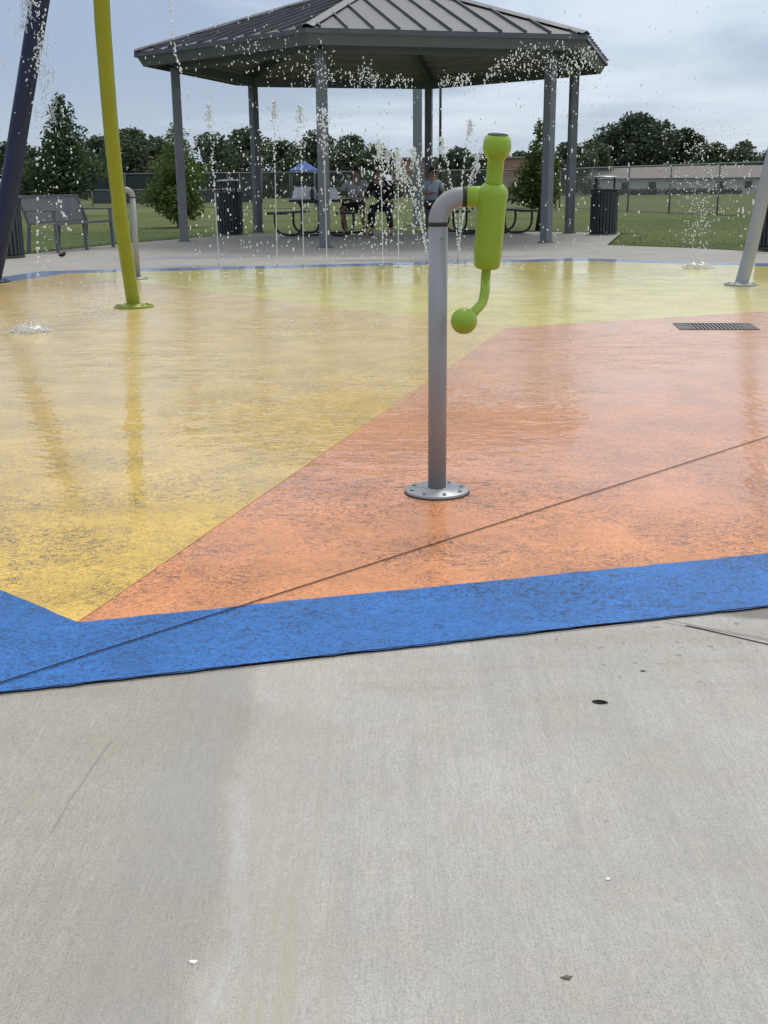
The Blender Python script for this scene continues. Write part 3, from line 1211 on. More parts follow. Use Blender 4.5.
# man in pale tee: seat at table one, body turned to the camera, forearms on the table at his right
p1 = dict(base)
p1.update(elL=(-.33, -.08, .80), haL=(-.50, -.22, .76), elR=(.27, -.10, .80), haR=(.02, -.30, .76), knL=(-.26, -.40, .52), knR=(.14, -.42, .53), anL=(-.17, -.34, .09), anR=(.22, -.40, .09), toL=(-.22, -.50, .04), toR=(.22, -.56, .04))
g = G(357, 233.5)
person('man in pale grey tee and dark shorts sitting at the picnic table', (g.x, g.y, 0), R(-6), p1, TEE, NAVYSHORT)
p2 = dict(base)
p2.update(chest=(-.06, -.1, .92), neck=(-.09, -.16, 1.06), head=(-.11, -.2, 1.16), shL=(-.24, -.08, .98), shR=(.12, -.1, .99), elL=(-.36, -.2, .76), haL=(-.3, -.42, .72), elR=(.2, -.25, .76), haR=(.1, -.42, .66), anR=(.24, -.42, .09), toR=(.27, -.58, .04))
g = G(386, 234.5)
person('person in black clothes sitting leaning forward, right of the pale grey tee', (g.x, g.y, 0), R(-16), p2, DARKCLOTH, DARKCLOTH, longsleeve=True, longpants=True, hairlong=True)
g = G(431, 231)
p3 = dict(base)
person('person in a pale blue shirt sitting behind the near water cannon pipe', (g.x, g.y + .1, 0), R(25), p3, BLUETEE, DARKCLOTH, longpants=True)


def trash():
    root = empty('trash_receptacle', (0, 0, 0))
    mb = MB()
    n = 26
    for k in range(n):
        a = 2 * PI * k / n
        rot = Matrix.Rotation(a, 3, 'Z')
        pr = [(.262, .05), (.262, .72), (.275, .80), (.292, .845)]
        for i in range(3):
            r0, z0 = pr[i]; r1, z1 = pr[i + 1]
            mb.bar(rot @ Vector((r0, 0, z0)), rot @ Vector((r1, 0, z1)), .042, .008, rot @ Vector((1, 0, 0)))
    body = mb.build('slats', TRASHM, root)
    mb = MB().lathe([(.23, .04), (.235, .8), (.22, .8), (.215, .06)], n=28)
    mb.build('liner', DARKSTEEL, root)
    for z, r in ((.70, .252), (.845, .292)):
        MB().tube([(r * math.cos(2 * PI * i / 28), r * math.sin(2 * PI * i / 28), z) for i in range(29)], .014, 8, caps=False).build('hoop', TRASHM, root)
    MB().lathe([(.27, 0), (.27, .03), (.25, .04), (.001, .04)], n=28).build('foot_ring', TRASHM, root)
    for s in (-1, 1):
        MB().tube([(s * .18, 0, .78), (s * .18, 0, 1.09)], .02, 8).build('lid_bracket', TRASHM, root)
    mb = MB().lathe([(.001, 1.07), (.20, 1.07), (.25, 1.062), (.252, 1.075), (.21, 1.093), (.1, 1.105), (.001, 1.107)], n=28)
    mb.build('lid', GALV, root)  # paler than the can: sky light on the lid put into its colour
    return root


tr = trash()
spots = [((605, 234.6), 'dark slatted trash can by the right rear pavilion post', 0),
         ((229.5, 235), 'dark slatted trash can left of the pavilion picnic tables', 40),
         ((2, 258.5), 'dark slatted trash can half hidden behind the navy spray pole', 70),
         ((779, 250), 'dark slatted trash can cut off at the right edge beside the grey leaning pole', 20)]
for i, (px, lab, a) in enumerate(spots):
    o = tr if i == 0 else copy_tree(tr)
    g = G(*px)
    o.location = (g.x, g.y + .2, 0)
    o.rotation_euler = (0, 0, R(a))
    tag(o, lab, 'trash can', 'slatted trash cans around the splash pad')


def bench():
    a, b = P2(30, 252.5), P2(87, 246.5)
    d = (b - a)
    L = 1.75
    ang = math.atan2(d.y, d.x)
    root = empty('park_bench', (a.x, a.y, 0), ang)
    tag(root, 'grey metal park bench with slatted back on the concrete by the lawn', 'bench')
    # local: x along length, front = -y
    mb = MB()
    for i in range(26):
        x = .02 + (L - .04) * (i + .5) / 26
        mb.bar((x, -.03, .44), (x, .12, .84), .05, .006, (0, -1, .3))
    mb.bar((0, .125, .85), (L, .125, .85), .03, .035)
    mb.bar((0, -.03, .45), (L, -.03, .45), .03, .03)
    mb.build('backrest', BENCHM, root)
    mb = MB()
    for i in range(26):
        x = .02 + (L - .04) * (i + .5) / 26
        mb.bar((x, -.02, .43), (x, -.48, .44), .05, .006)
    mb.bar((0, -.49, .435), (L, -.49, .435), .035, .04)
    mb.build('seat', BENCHM, root)
    for x in (.0, L / 2, L):
        mb = MB()
        mb.bar((x, .02, 0), (x, -.03, .45), .035, .045)
        if x != L / 2: mb.bar((x, -.03, .44), (x, .13, .86), .035, .045)
        mb.build('rear_leg', BENCHM, root)
        mb = MB()
        mb.bar((x, -.5, 0), (x, -.48, .62 if x != L / 2 else .42), .035, .045)
        mb.build('front_leg', BENCHM, root)
    for x in (0, L):
        mb = MB().bar((x, .02, .635), (x, -.53, .635), .05, .025)
        mb.build('armrest', BENCHM, root, .006)


bench()

# tall post and light pole behind the pavilion
g = G(419, 226)
root = empty('steel_post', (g.x, g.y + 1.2, -.03))
tag(root, 'wide pale blue grey steel post standing behind the pavilion people', 'post')
w = 8.5 * (g.y + 1.2) / FPX
MB().box((0, 0, 2.6), (w, w, 5.2)).build('shaft', POLEM, root, .01)
MB().box((0.0, 0, .02), (w * 2, w * 2, .04)).build('base_plate', POLEM, root)
MB().box((0, 0, 5.24), (w + .04, w + .04, .06)).build('cap', POLEM, root)
pl = AT(440, 200, 46)
root = empty('light_pole', (pl.x, pl.y, tz(46)))
tag(root, 'thin dark light pole on the lawn seen between pavilion posts', 'light pole')
MB().tube([(0, 0, 0), (0, 0, 7.5)], [.055, .045], 10).build('shaft', DARKSTEEL, root)
MB().bar((-.9, 0, 7.3), (.9, 0, 7.3), .08, .08).build('crossarm', DARKSTEEL, root)
for s in (-1, 1):
    MB().box((s * .7, -.1, 7.5), (.4, .3, .3)).build('floodlight', DARKSTEEL, root)

# ------------------------------------------------------------------ trees


def leaf_cloud(mb, rnd, blobs, n, size, flat=.0):
    wts = [b[1][0] * b[1][1] * b[1][2] for b in blobs]
    tot = sum(wts)
    for bi, (c, rr) in enumerate(blobs):
        k = int(n * wts[bi] / tot)
        for _ in range(k):
            while True:
                v = Vector((rnd.uniform(-1, 1), rnd.uniform(-1, 1), rnd.uniform(-1, 1)))
                if .05 < v.length <= 1: break
            v = v.normalized() * (rnd.random() ** .35) * (1 + rnd.gauss(0, .06))
            p = Vector(c) + Vector((v.x * rr[0], v.y * rr[1], v.z * rr[2]))
            a = Vector((rnd.gauss(0, 1), rnd.gauss(0, 1), rnd.gauss(0, .7))).normalized()
            b = a.orthogonal().normalized()
            b = Matrix.Rotation(rnd.random() * 6.28, 3, a) @ b
            s = size * rnd.uniform(.6, 1.3)
            mb.add([p - a * s, p + b * s * .55, p + a * s, p - b * s * .55], [(0, 1, 2, 3)])


def tree(name, blobs, trunk, limbs, n, leaf, lm, seed, parentloc):
    rnd = random.Random(seed)
    root = empty(name, parentloc)
    mb = MB()
    leaf_cloud(mb, rnd, blobs, n, leaf)
    mb.build('crown', lm, root)
    mb = MB()
    mb.tube(trunk[0], trunk[1], 10)
    for l in limbs:
        mb.tube(l, [trunk[1][-1] * .8] + [trunk[1][-1] * .4] * (len(l) - 1), 6)
    mb.build('trunk', BARK, root)
    return root


def rand_blobs(rnd, n, W, H, z0, rmin, rmax, squash=.8, taper=0.0):
    out = []
    if taper > 0:
        for i in range(n):
            t = (i + rnd.random()) / n
            t = t ** 1.25
            wr = W / 2 * ((1 - t) ** taper) * min(1, .55 + t * 3.5)
            a = i * 2.4 + rnd.uniform(-.4, .4)
            q = rnd.uniform(.25, 1.0)
            r = W * .16 * (1 - .62 * t) * rnd.uniform(.7, 1.25)
            rx = max(0, wr - r * .6) * q
            out.append(((rx * math.cos(a), rx * math.sin(a), z0 + (H - z0) * t * .95 + r * .3), (r, r, r * rnd.uniform(.7, 1.3))))
        return out
    for i in range(n):
        t = rnd.random()
        z = z0 + (H - z0) * (.15 + .75 * t)
        wr = W / 2 * math.sqrt(max(.08, 1 - (2 * t - .85) ** 2)) * (1 - taper * t)
        a = rnd.random() * 6.28
        q = rnd.random() ** .5
        r = rnd.uniform(rmin, rmax)
        rx = max(.05, wr - r * .7) * q
        out.append(((rx * math.cos(a), rx * math.sin(a), min(z, H - r * squash)), (r, r, r * squash)))
    return out


def broad(seed, W, H, name, lm, n=5000, leaf=.3, z0=.16, loc=(0, 0, 0), nb=26, taper=0.0):
    rnd = random.Random(seed)
    bl = rand_blobs(rnd, nb, W, H, H * z0, W * .13, W * .23, .8, taper)
    if z0 < .06:
        for i in range(12):
            a = rnd.random() * 6.28
            r = W * rnd.uniform(.12, .17)
            q = W * .5 - r
            bl.append(((q * math.cos(a), q * math.sin(a), H * .15), (r, r, H * .16)))
    tr_ = [(0, 0, 0), (.05, 0, H * .2), (-.03, .05, H * .42), (.02, 0, H * .7)]
    rr = [H * .03, H * .024, H * .018, H * .008]
    limbs = []
    for i in range(6):
        b = bl[i if taper == 0 else (i * 7 + 3) % len(bl)][0]
        limbs.append([(0, 0, H * .3 + i * H * .03), tuple(Vector((0, 0, H * .35)).lerp(Vector(b), .5) + Vector((0, 0, H * .05))), b])
    return tree(name, bl, (tr_, rr), limbs, n, leaf, lm, seed, loc)


def put(px, Y):
    a = AT(px, 190, Y)
    return (a.x, Y, tz(Y))


def topz(px, y, Y):
    return AT(px, y, Y).z - tz(Y)


# near young trees
Yt = 30
o = broad(11, 78 * Yt / FPX, topz(178, 124, Yt), 'young_tree', LEAF_NEAR, 10000, .045, .15, put(178, Yt), 60, .5)
tag(o, 'bushy bright green young tree on the lawn behind the left pavilion post', 'tree')
Yt = 26
o = broad(12, 62 * Yt / FPX, topz(541, 117, Yt), 'young_tree', LEAF_NEAR, 5600, .042, .24, put(539, Yt), 56, .62)
tag(o, 'slim young tree with thin trunk behind the front right pavilion post', 'tree')
Yt = 46
o = broad(13, 92 * Yt / FPX, topz(66, 95, Yt), 'cypress_tree', LEAF_PINE, 12000, .08, .24, put(66, Yt), 64, .8)
tag(o, 'tall dark tree with pointed top behind the park bench', 'tree')

# far tree line
protos = [broad(20 + i, w, h, 'far_tree', LEAF_FAR, 5200, .26, .05, (0, 0, 0), 24) for i, (w, h) in enumerate(((8.5, 8), (7, 7.5), (9.5, 8), (6.5, 6.6)))]
line = [(-25, 140, 150, 0), (18, 139, 155, 2), (40, 143, 138, 1), (100, 131, 150, 1), (134, 127, 146, 2), (160, 134, 152, 3), (215, 131, 150, 0), (247, 128, 156, 2), (285, 136, 148, 1), (318, 129, 152, 0), (352, 134, 146, 2), (376, 142, 124, 3), (458, 147, 122, 2), (480, 150, 120, 1), (520, 150, 150, 3), (568, 141, 150, 2), (590, 137, 154, 3), (713, 141, 170, 3), (740, 138, 168, 1), (770, 148, 166, 2), (800, 146, 170, 0)]
words = ['rounded', 'broad', 'leaning', 'dense', 'lower', 'shaggy', 'tall']
used = set()
for i, (px, top, Y, k) in enumerate(line):
    if k not in used:
        o = protos[k]; used.add(k)
    else:
        o = copy_tree(protos[k])
    h0 = (8, 7.5, 8, 6.6)[k]
    s = topz(px, top, Y) / h0
    o.location = put(px, Y)
    o.scale = (s * random.uniform(.95, 1.2), s * random.uniform(.9, 1.1), s)
    o.rotation_euler = (0, 0, random.random() * 6.28)
    o['group'] = 'trees along the far edge of the field'
    o['category'] = 'tree'
desc = ['dark tree at the far left edge behind the navy pole', 'dark tree just right of the navy pole', 'low dark tree left of the tall pointed tree', 'dark tree between the tall pointed tree and the lime pole', 'rounded far tree right of the lime pole', 'low far tree between the lime pole and left pavilion post', 'far tree above the left trash can', 'broad far tree behind the left rear pavilion post', 'low far tree above the blue canopy tent', 'far tree seen behind the front pavilion post', 'broad far tree behind the man in the pale tee', 'low far tree left of the brick building', 'far tree right of the light pole', 'far tree above the lime cannon nozzle at its left', 'far tree just right of the lime cannon nozzle', 'far tree behind the front right pavilion post', 'far tree right of the rear right pavilion post, beside the great oak', 'small far tree just right of the great oak', 'dark far tree near the right edge of the photo', 'dark tree at the right edge behind the grey leaning pole', 'dark tree beyond the right edge of the long low building']
for i, (q, dsc) in enumerate(zip(line, desc)):
    pass
ft = [o for o in COL.objects if o.type == 'EMPTY' and o.name.startswith('far_tree')]
pos2 = {i: put(px, Y) for i, (px, top, Y, k) in enumerate(line)}
for o in ft:
    i = min(pos2, key=lambda q: (Vector(pos2[q]) - o.location).length)
    o['label'] = desc[i]

Yt = 175
rnd = random.Random(5)
W = 92 * Yt / FPX
H = topz(635, 112, Yt)
o = broad(31, W * 1.05, H, 'oak_tree', LEAF_OAK, 15000, .34, .05, put(634, Yt), 44)
tag(o, 'great dark oak with a wide rounded crown behind the long low building', 'tree')
o = broad(32, 62 * Yt / FPX, topz(683, 127, Yt), 'oak_tree', LEAF_OAK, 9000, .34, .05, put(683, Yt + 2), 30)
tag(o, 'lower dark oak joined to the right side of the great oak', 'tree')

# ------------------------------------------------------------------ distant buildings, fences


def long_building():
    Y = 150
    a, b = AT(540, 190, Y), AT(800, 190, Y)
    z0 = tz(Y)
    L = b.x - a.x
    root = empty('long_building', ((a.x + b.x) / 2, Y, z0))
    tag(root, 'long low pale building with brown roof beyond the lawn at right', 'building')
    hw = AT(680, 177.5, Y).z - z0
    hr = AT(680, 165.5, Y).z - z0
    mb = MB().box((0, 4, hw / 2), (L, 8, hw))
    mb.build('wall', PALEWALL, root)
    mb = MB()
    e = .5
    x0, x1 = -L / 2 - e, L / 2 + e
    vs = [(x0, -e, hw - .05), (x1, -e, hw - .05), (x1, 8 + e, hw - .05), (x0, 8 + e, hw - .05), (x0 + 2.5, 4, hr), (x1 - 2.5, 4, hr)]
    mb.add(vs, [(0, 1, 5, 4), (2, 3, 4, 5), (1, 2, 5), (3, 0, 4), (3, 2, 1, 0)])
    mb.build('roof', SHINGLE, root)
    for px in (582, 594, 625, 652, 720, 748):
        xw = AT(px, 190, Y).x - (a.x + b.x) / 2
        f = MB().box((xw, -.02, hw * .55), (1.1, .08, hw * .5)).build('window', PALEWALL, root)
        MB().box((xw, -.065, hw * .55), (.94, .02, hw * .42)).build('pane', GLASS, f)
    # clipped hedge along the wall
    for (p0, p1) in ((608, 655), (665, 735)):
        xa, xb = AT(p0, 190, Y).x, AT(p1, 190, Y).x
        mb = MB()
        rnd = random.Random(p0)
        bl = [((xa + (xb - xa) * i / 9 - (xa + xb) / 2, 0, .35), (.6, .5, .42)) for i in range(10)]
        leaf_cloud(mb, rnd, bl, 1500, .12)
        h = mb.build('hedge', LEAF_OAK, None, loc=((xa + xb) / 2, Y - 1.2, z0))
        tag(h, 'dark hedge along the pale building wall, ' + ('left stretch by the windows' if p0 == 608 else 'right stretch under the eave'), 'hedge')


long_building()


def white_house():
    Y = 158
    a, b = AT(576, 190, Y), AT(601, 190, Y)
    z0 = tz(Y)
    root = empty('white_house', ((a.x + b.x) / 2, Y + 4, z0))
    tag(root, 'white gabled house top showing over the roof of the long building', 'house')
    h1 = AT(588, 161, Y).z - z0
    h2 = AT(588, 154, Y).z - z0
    w = b.x - a.x
    MB().box((0, 0, h1 / 2), (w, 5, h1)).build('wall', PALEWALL, root)
    mb = MB()
    vs = [(-w / 2 - .2, -2.7, h1), (w / 2 + .2, -2.7, h1), (w / 2 + .2, 2.7, h1), (-w / 2 - .2, 2.7, h1), (-w / 2 - .2, 0, h2), (w / 2 + .2, 0, h2)]
    mb.add(vs, [(0, 1, 5, 4), (2, 3, 4, 5), (1, 2, 5), (3, 0, 4), (3, 2, 1, 0)])
    mb.build('roof', paint('pale_roof', (.42, .43, .45), .7), root)


white_house()


def brick_building():
    Y = 132
    a, b = AT(392, 190, Y), AT(532, 190, Y)
    z0 = tz(Y)
    L = b.x - a.x
    root = empty('brick_building', ((a.x + b.x) / 2, Y, z0))
    tag(root, 'red brick building with tan base showing between pavilion posts', 'building')
    h0 = AT(440, 178, Y).z - z0
    h1 = AT(440, 159, Y).z - z0
    MB().box((0, 3, h0 / 2), (L, 6, h0)).build('base_wall', TANWALL, root)
    MB().box((0, 3.02, (h0 + h1) / 2), (L - .1, 6, h1 - h0)).build('wall', BRICK, root)
    MB().box((0, 3, h1 + .1), (L + .4, 6.4, .2)).build('parapet', SHINGLE, root)
    for i in range(5):
        x = -L / 2 + L * (i + .5) / 5
        f = MB().box((x, -.03, h0 * .5), (1.5, .1, h0 * .55)).build('window', TANWALL, root)
        MB().box((x, -.09, h0 * .5), (1.3, .03, h0 * .45)).build('pane', GLASS, f)


brick_building()


def tent():
    Y = 120
    z0 = tz(Y)
    a = AT(304.5, 170, Y)
    root = empty('canopy_tent', (a.x, Y, z0))
    tag(root, 'blue pop up canopy tent on the field behind the picnic table', 'canopy tent')
    he = AT(304, 170.5, Y).z - z0
    hp = AT(304, 161, Y).z - z0
    w = 1.45
    mb = MB()
    vs = [(-w, -w, he), (w, -w, he), (w, w, he), (-w, w, he), (0, 0, hp)]
    low = [(x, y, he - .22) for x, y, z in vs[:4]]
    mb.add(vs, [(0, 1, 4), (1, 2, 4), (2, 3, 4), (3, 0, 4)])
    mb.add(vs[:4] + low, [(0, 4, 5, 1), (1, 5, 6, 2), (2, 6, 7, 3), (3, 7, 4, 0)])
    mb.build('canopy', CANOPY, root)
    for sx in (-1, 1):
        for sy in (-1, 1):
            MB().tube([(sx * w * .97, sy * w * .97, 0), (sx * w * .97, sy * w * .97, he - .05)], .035, 6).build('leg', POLEM, root)


tent()


def fence(label, A, B, z, h, spacing, mesh=True, wire=.09):
    A, B = Vector((A.x, A.y, 0)), Vector((B.x, B.y, 0))
    L = (B - A).length
    d = (B - A).normalized()
    root = empty('chain_link_fence', (A.x, A.y, z), math.atan2(d.y, d.x))
    tag(root, label, 'fence')
    mb = MB()
    mb.tube([(0, 0, h), (L, 0, h)], .03, 8)
    mb.tube([(0, 0, .06), (L, 0, .06)], .015, 6)
    mb.build('rail', WIRE, root)
    n = int(L / spacing)
    for i in range(n + 1):
        x = L * i / n
        MB().tube([(x, 0, -.3), (x, 0, h + .05)], .032, 8).build('fence_post', WIRE, root)
    mb = MB()
    k = int((L + h) / wire)
    t = .0028
    for i in range(k):
        x0 = i * wire - h
        for s in (0, 1):
            xa, za, xb, zb = x0, .06, x0 + h, h
            if xa < 0: za += -xa; xa = 0
            if xb > L: zb -= xb - L; xb = L
            if xb <= xa: continue
            if s: xa, xb = L - xa, L - xb
            mb.bar((xa, .03, za), (xb, .03, zb), t * 2, t, (0, 1, 0))
    mb.build('mesh', WIRE, root)
    return root


zf = -.12
hfence = 1.62
fa, fb = AT(560, 190, 50), AT(775, 190, 35)
fence('chain link fence crossing the lawn at right in front of the long building', fa, fb, zf, hfence, 3.0)
fence('chain link fence across the lawn behind the pavilion', AT(240, 190, 54), AT(556, 190, 50.3), zf, hfence, 3.0)


def wind_fence():
    Y = 92
    a, b = AT(92, 190, Y), AT(262, 190, Y)
    z0 = tz(Y)
    h = AT(170, 173.5, Y).z - z0
    root = empty('screened_fence', (a.x, Y, z0))
    tag(root, 'dark fabric covered ballfield fence beyond the left lawn', 'fence')
    L = b.x - a.x
    MB().box((L / 2, 0, h * .5), (L, .03, h * .96)).build('screen', WINDSCREEN, root)
    MB().tube([(0, -.05, h), (L, -.05, h)], .05, 6).build('rail', WIRE, root)
    for i in range(6):
        MB().tube([(L * i / 5, -.08, 0), (L * i / 5, -.08, h + .1)], .05, 6).build('fence_post', WIRE, root)


wind_fence()
Yf = 70
fence('low chain link fence on the lawn behind the left trash can and young tree', AT(60, 190, 74), AT(238, 190, 64), tz(70), 1.0, 3.0, wire=.12)

# ------------------------------------------------------------------ small things on the ground
p = G(600, 704.5)
mb = MB()
vs, fs = [], []
for i in range(9):
    t = i / 8
    wv = .0085 * math.sin(PI * min(1, t * .9 + .08)) ** .8
    for s in (-1, 0, 1):
        vs.append((-.025 + .05 * t, s * wv, .0002 + .0012 * abs(s) + .0006 * math.sin(t * 3)))
for i in range(8):
    for s in (0, 1):
        k = i * 3 + s
        fs.append((k, k + 3, k + 4, k + 1))
        fs.append((k, k + 1, k + 4, k + 3))
mb.add(vs, fs, True)
o = mb.build('fallen_leaf', LEAFBR, None, loc=(p.x, p.y, .0045))
o.rotation_euler = (0, 0, R(-12))
o.scale = (.62, 1.0, 1)
tag(o, 'small dark curled leaf lying alone on the near concrete', 'leaf')
p = G(62, 257)
o = MB().drop((0, 0, .03), .05, (1.2, .8, .6)).drop((.035, 0, .055), .03, (1, .8, .8)).build('fallen_leaf', LEAFBR, None, loc=(p.x, p.y, 0))
tag(o, 'small black crumpled leaf on the concrete in front of the bench', 'leaf')


def speck(px, r, mat, label):
    g = G(*px)
    rnd = random.Random(px[0])
    mb = MB()
    n = 11
    ring = [(math.cos(2 * PI * i / n) * r * rnd.uniform(.5, 1.2), math.sin(2 * PI * i / n) * r * .7 * rnd.uniform(.5, 1.2), 0) for i in range(n)]
    top = [(x * .6, y * .6, .0015) for x, y, z in ring]
    mb.add(ring + top, [tuple(range(n, 2 * n))] + [(i, (i + 1) % n, n + (i + 1) % n, n + i) for i in range(n)])
    o = mb.build('speck', mat, None, loc=(g.x, g.y, .005))
    tag(o, label, 'speck')


speck((193, 965), .0068, WHITEP, 'white speck at the lower left of the near concrete')
speck((608, 882), .005, WHITEP, 'tiny white speck on the right half of the near concrete')
speck((567, 981), .0085, paint('brown_stain', (.13, .11, .085), .8), 'small brown spot near the bottom edge of the concrete')
speck((643, 673), .006, paint('grey_pebble', (.1, .1, .1), .8), 'small grey spot above the dark curled leaf')

# ------------------------------------------------------------------ water


def stuffpart(o):
    o['kind'] = 'stuff'
    return o


def jet(label, bx, by, tops, seed, name='water_jet', cont=.5, spread=.04, rs=.0075):
    """a ground jet: thin stream that breaks into beads; tops: list of (px,py) heads"""
    rnd = random.Random(seed)
    B = G(bx, by)
    root = empty(name, (B.x, B.y, ZP))
    tag(root, label, 'water jet', 'water jets along the far rim')
    st, dr = MB(), MB()
    MB().lathe([(.001, 0), (.05, 0), (.05, .004), (.018, .006), (.001, .006)], n=16).build('ground_nozzle', GALV, root)
    for (tx, ty) in tops:
        T = AT(tx, ty, B.y) - B
        pts = []
        for i in range(21):
            t = i / 20
            q = Vector((T.x * (t ** 1.5), T.y, 0)) * 1.0
            q.z = T.z * (1 - (1 - t) ** 1.25)
            q.y = T.y * t
            pts.append(q)
        nC_ = int(20 * cont)
        if nC_ >= 2:
            st.tube(pts[:nC_ + 1], [rs * (1 - .3 * i / nC_) for i in range(nC_ + 1)], 6)
        L = T.z * (1 - cont)
        nb = int(L / .021)
        for k in range(nb):
            t = cont + (1 - cont) * (k + rnd.random()) / nb
            f = t * 20
            i = min(19, int(f))
            p = pts[i].lerp(pts[i + 1], f - i)
            sp = spread * (t - cont) / (1 - cont + 1e-6)
            p = p + Vector((rnd.gauss(0, sp), rnd.gauss(0, sp), rnd.gauss(0, .01)))
            dr.drop(p, rnd.uniform(.006, .0125), (1, 1, rnd.uniform(1, 1.8)))
    if st.v: stuffpart(st.build('stream', STREAM, root))
    stuffpart(dr.build('beads', DROP, root))
    # plume of falling drops at the head
    pl_ = MB()
    for (tx, ty) in tops:
        T = AT(tx, ty, B.y) - B
        for k in range(30):
            dz = rnd.random() ** 1.5 * .2
            pl_.drop(T + Vector((rnd.gauss(0, .012), rnd.gauss(0, .012), .02 - dz)), rnd.uniform(.006, .014), (1, 1, rnd.uniform(1.2, 2.6)))
        for k in range(44):
            dz = abs(rnd.gauss(0, .2))
            pl_.drop(T + Vector((rnd.gauss(0, .018 + dz * .14), rnd.gauss(0, .03), .02 - dz)), rnd.uniform(.005, .013), (1, 1, 1.3))
    stuffpart(pl_.build('plume', DROP, root))
    return root


jet('leftmost thin vertical water jet, in front of the left trash can', 219, 268, [(209, 107)], 1, cont=.42)
jet('thin vertical water jet at the left end of the picnic table', 277.5, 268, [(274, 104)], 2, cont=.5)
jet('thin vertical water jet just left of the front pavilion post', 304, 268, [(300, 108)], 3, cont=.45)
jet('thin vertical water jet right in front of the front pavilion post', 327, 268, [(323, 112)], 4, cont=.55)
jet('thin vertical water jet in front of the seated people', 383, 269, [(379, 142)], 5, cont=.6)
jet('thin vertical water jet between the seated people and the fanned jet', 398.5, 268, [(398, 150)], 6, cont=.55)
jet('fanned water jet just left of the near cannon pipe', 427, 265, [(379, 142), (388, 152), (398, 160), (413, 150)], 7, cont=.1, spread=.015)
jet('fanned water jet just right of the near cannon pipe', 458, 264, [(470, 122), (487, 138), (478, 156), (441, 140)], 8, cont=.1, spread=.015)


def bubbler(label, px, w, h, seed, mist=0):
    rnd = random.Random(seed)
    B = G(*px)
    root = empty('ground_bubbler', (B.x, B.y, ZP))
    tag(root, label, 'bubbler', 'ground bubblers')
    vs, fs = [], []
    n, mrow = 36, 9
    for a in range(mrow + 1):
        t = a / mrow
        rr = t
        zz = h * (1 - rr ** 3.2) * (1 if a else 1.05)
        for b in range(n):
            ph = 2 * PI * b / n
            k = 1 + .06 * math.sin(ph * 5 + seed) + rnd.uniform(-.05, .05)
            vs.append((w / 2 * rr * k * math.cos(ph), w / 2 * rr * k * math.sin(ph), max(0, zz * (1 + rnd.uniform(-.16, .16)))))
    for a in range(mrow):
        for b in range(n):
            b2 = (b + 1) % n
            fs.append((a * n + b, (a + 1) * n + b, (a + 1) * n + b2, a * n + b2))
    MB().add(vs, fs, True).build('water_dome', BUBBLE, root)
    mb = MB()
    for k in range(60):
        a = rnd.random() * 6.28
        r = w / 2 * rnd.uniform(.7, 1.15)
        mb.drop((r * math.cos(a), r * math.sin(a), rnd.uniform(0, h * .35)), rnd.uniform(.004, .011))
    for k in range(40):
        mb.drop((rnd.gauss(0, w * .4), rnd.gauss(0, w * .4), abs(rnd.gauss(0, h)) + .02), rnd.uniform(.003, .007))
    stuffpart(mb.build('splash', DROP, root))
    if mist:
        mb = MB()
        H = AT(px[0], 122, B.y).z
        for k in range(mist):
            t = rnd.random() ** .8
            z = t * H
            sp = .03 + .22 * min(1, t * 1.4)
            mb.drop((rnd.gauss(-.04 * t, sp), rnd.gauss(0, sp), z), rnd.uniform(.0035, .0095))
        stuffpart(mb.build('spray', DROP, root))


bubbler('low glassy dome of bubbling water on the left yellow coating', (30, 333), .27, .06, 3)
bubbler('far bubbler with a tall column of fine spray at the right', (698, 269), .34, .07, 9, mist=620)


def trail(mb, rnd, pix, Y, n, r, jit=.01):
    P = catmull([AT(x, y, Y) for x, y in pix], 10)
    for k in range(n):
        f = rnd.random() * (len(P) - 1)
        i = min(len(P) - 2, int(f))
        p = P[i].lerp(P[i + 1], f - i)
        mb.drop(p + Vector((rnd.gauss(0, jit), rnd.gauss(0, jit * 2), rnd.gauss(0, jit))), r * rnd.uniform(.6, 1.3), (1, 1, rnd.uniform(1, 1.6)))


# water falling from the navy arch
rnd = random.Random(77)
root = empty('falling_water', (0, 0, 0))
b0 = G(48, 276)
root.location = (b0.x, b0.y, 0)
tag(root, 'broken curtain of water falling from the navy arch in front of the bench', 'falling water')
off = Vector(root.location)
mb = MB()
Yw = Yn - .3
trail(mb, rnd, [(37, 108), (37, 200), (38, 276)], Yw, 46, .011, .006)
trail(mb, rnd, [(42, 110), (43, 160), (45, 270)], Yw, 20, .010, .012)
trail(mb, rnd, [(50, 130), (53, 150), (59, 200), (70, 230)], Yw, 26, .011, .012)
trail(mb, rnd, [(62, 105), (70, 150), (80, 210), (84, 250)], Yw, 16, .010, .01)
trail(mb, rnd, [(8, 5), (16, 35), (24, 68), (33, 105)], Yw, 26, .008, .004)
trail(mb, rnd, [(0, 55), (9, 75)], Yw, 8, .010, .004)
trail(mb, rnd, [(36, 0), (38, 40), (33, 75)], Yw, 50, .008, .02)
trail(mb, rnd, [(44, 5), (41, 45), (36, 75)], Yw, 40, .010, .01)
for k in range(90):
    mb.drop(AT(rnd.gauss(50, 14), rnd.uniform(20, 270), Yw + rnd.gauss(0, .3)), rnd.uniform(.003, .008))
for i, v in enumerate(mb.v): mb.v[i] = (v[0] - off.x, v[1] - off.y, v[2])
stuffpart(mb.build('beads', DROP, root))
mb = MB()
for k in range(120):
    t = rnd.random()
    x = 42 + 12 * t + rnd.gauss(0, 3 + 3 * math.sin(t * 3))
    y = 30 + 105 * t
    a = AT(x, y, Yw)
    b = AT(x + rnd.gauss(0, 2.0), y + rnd.uniform(1, 5), Yw)
    c = AT(x + rnd.gauss(0, 2.5), y + rnd.uniform(4, 8), Yw)
    mb.tube([a - off, b - off, c - off], [.001, rnd.uniform(.002, .006), .001], 5)
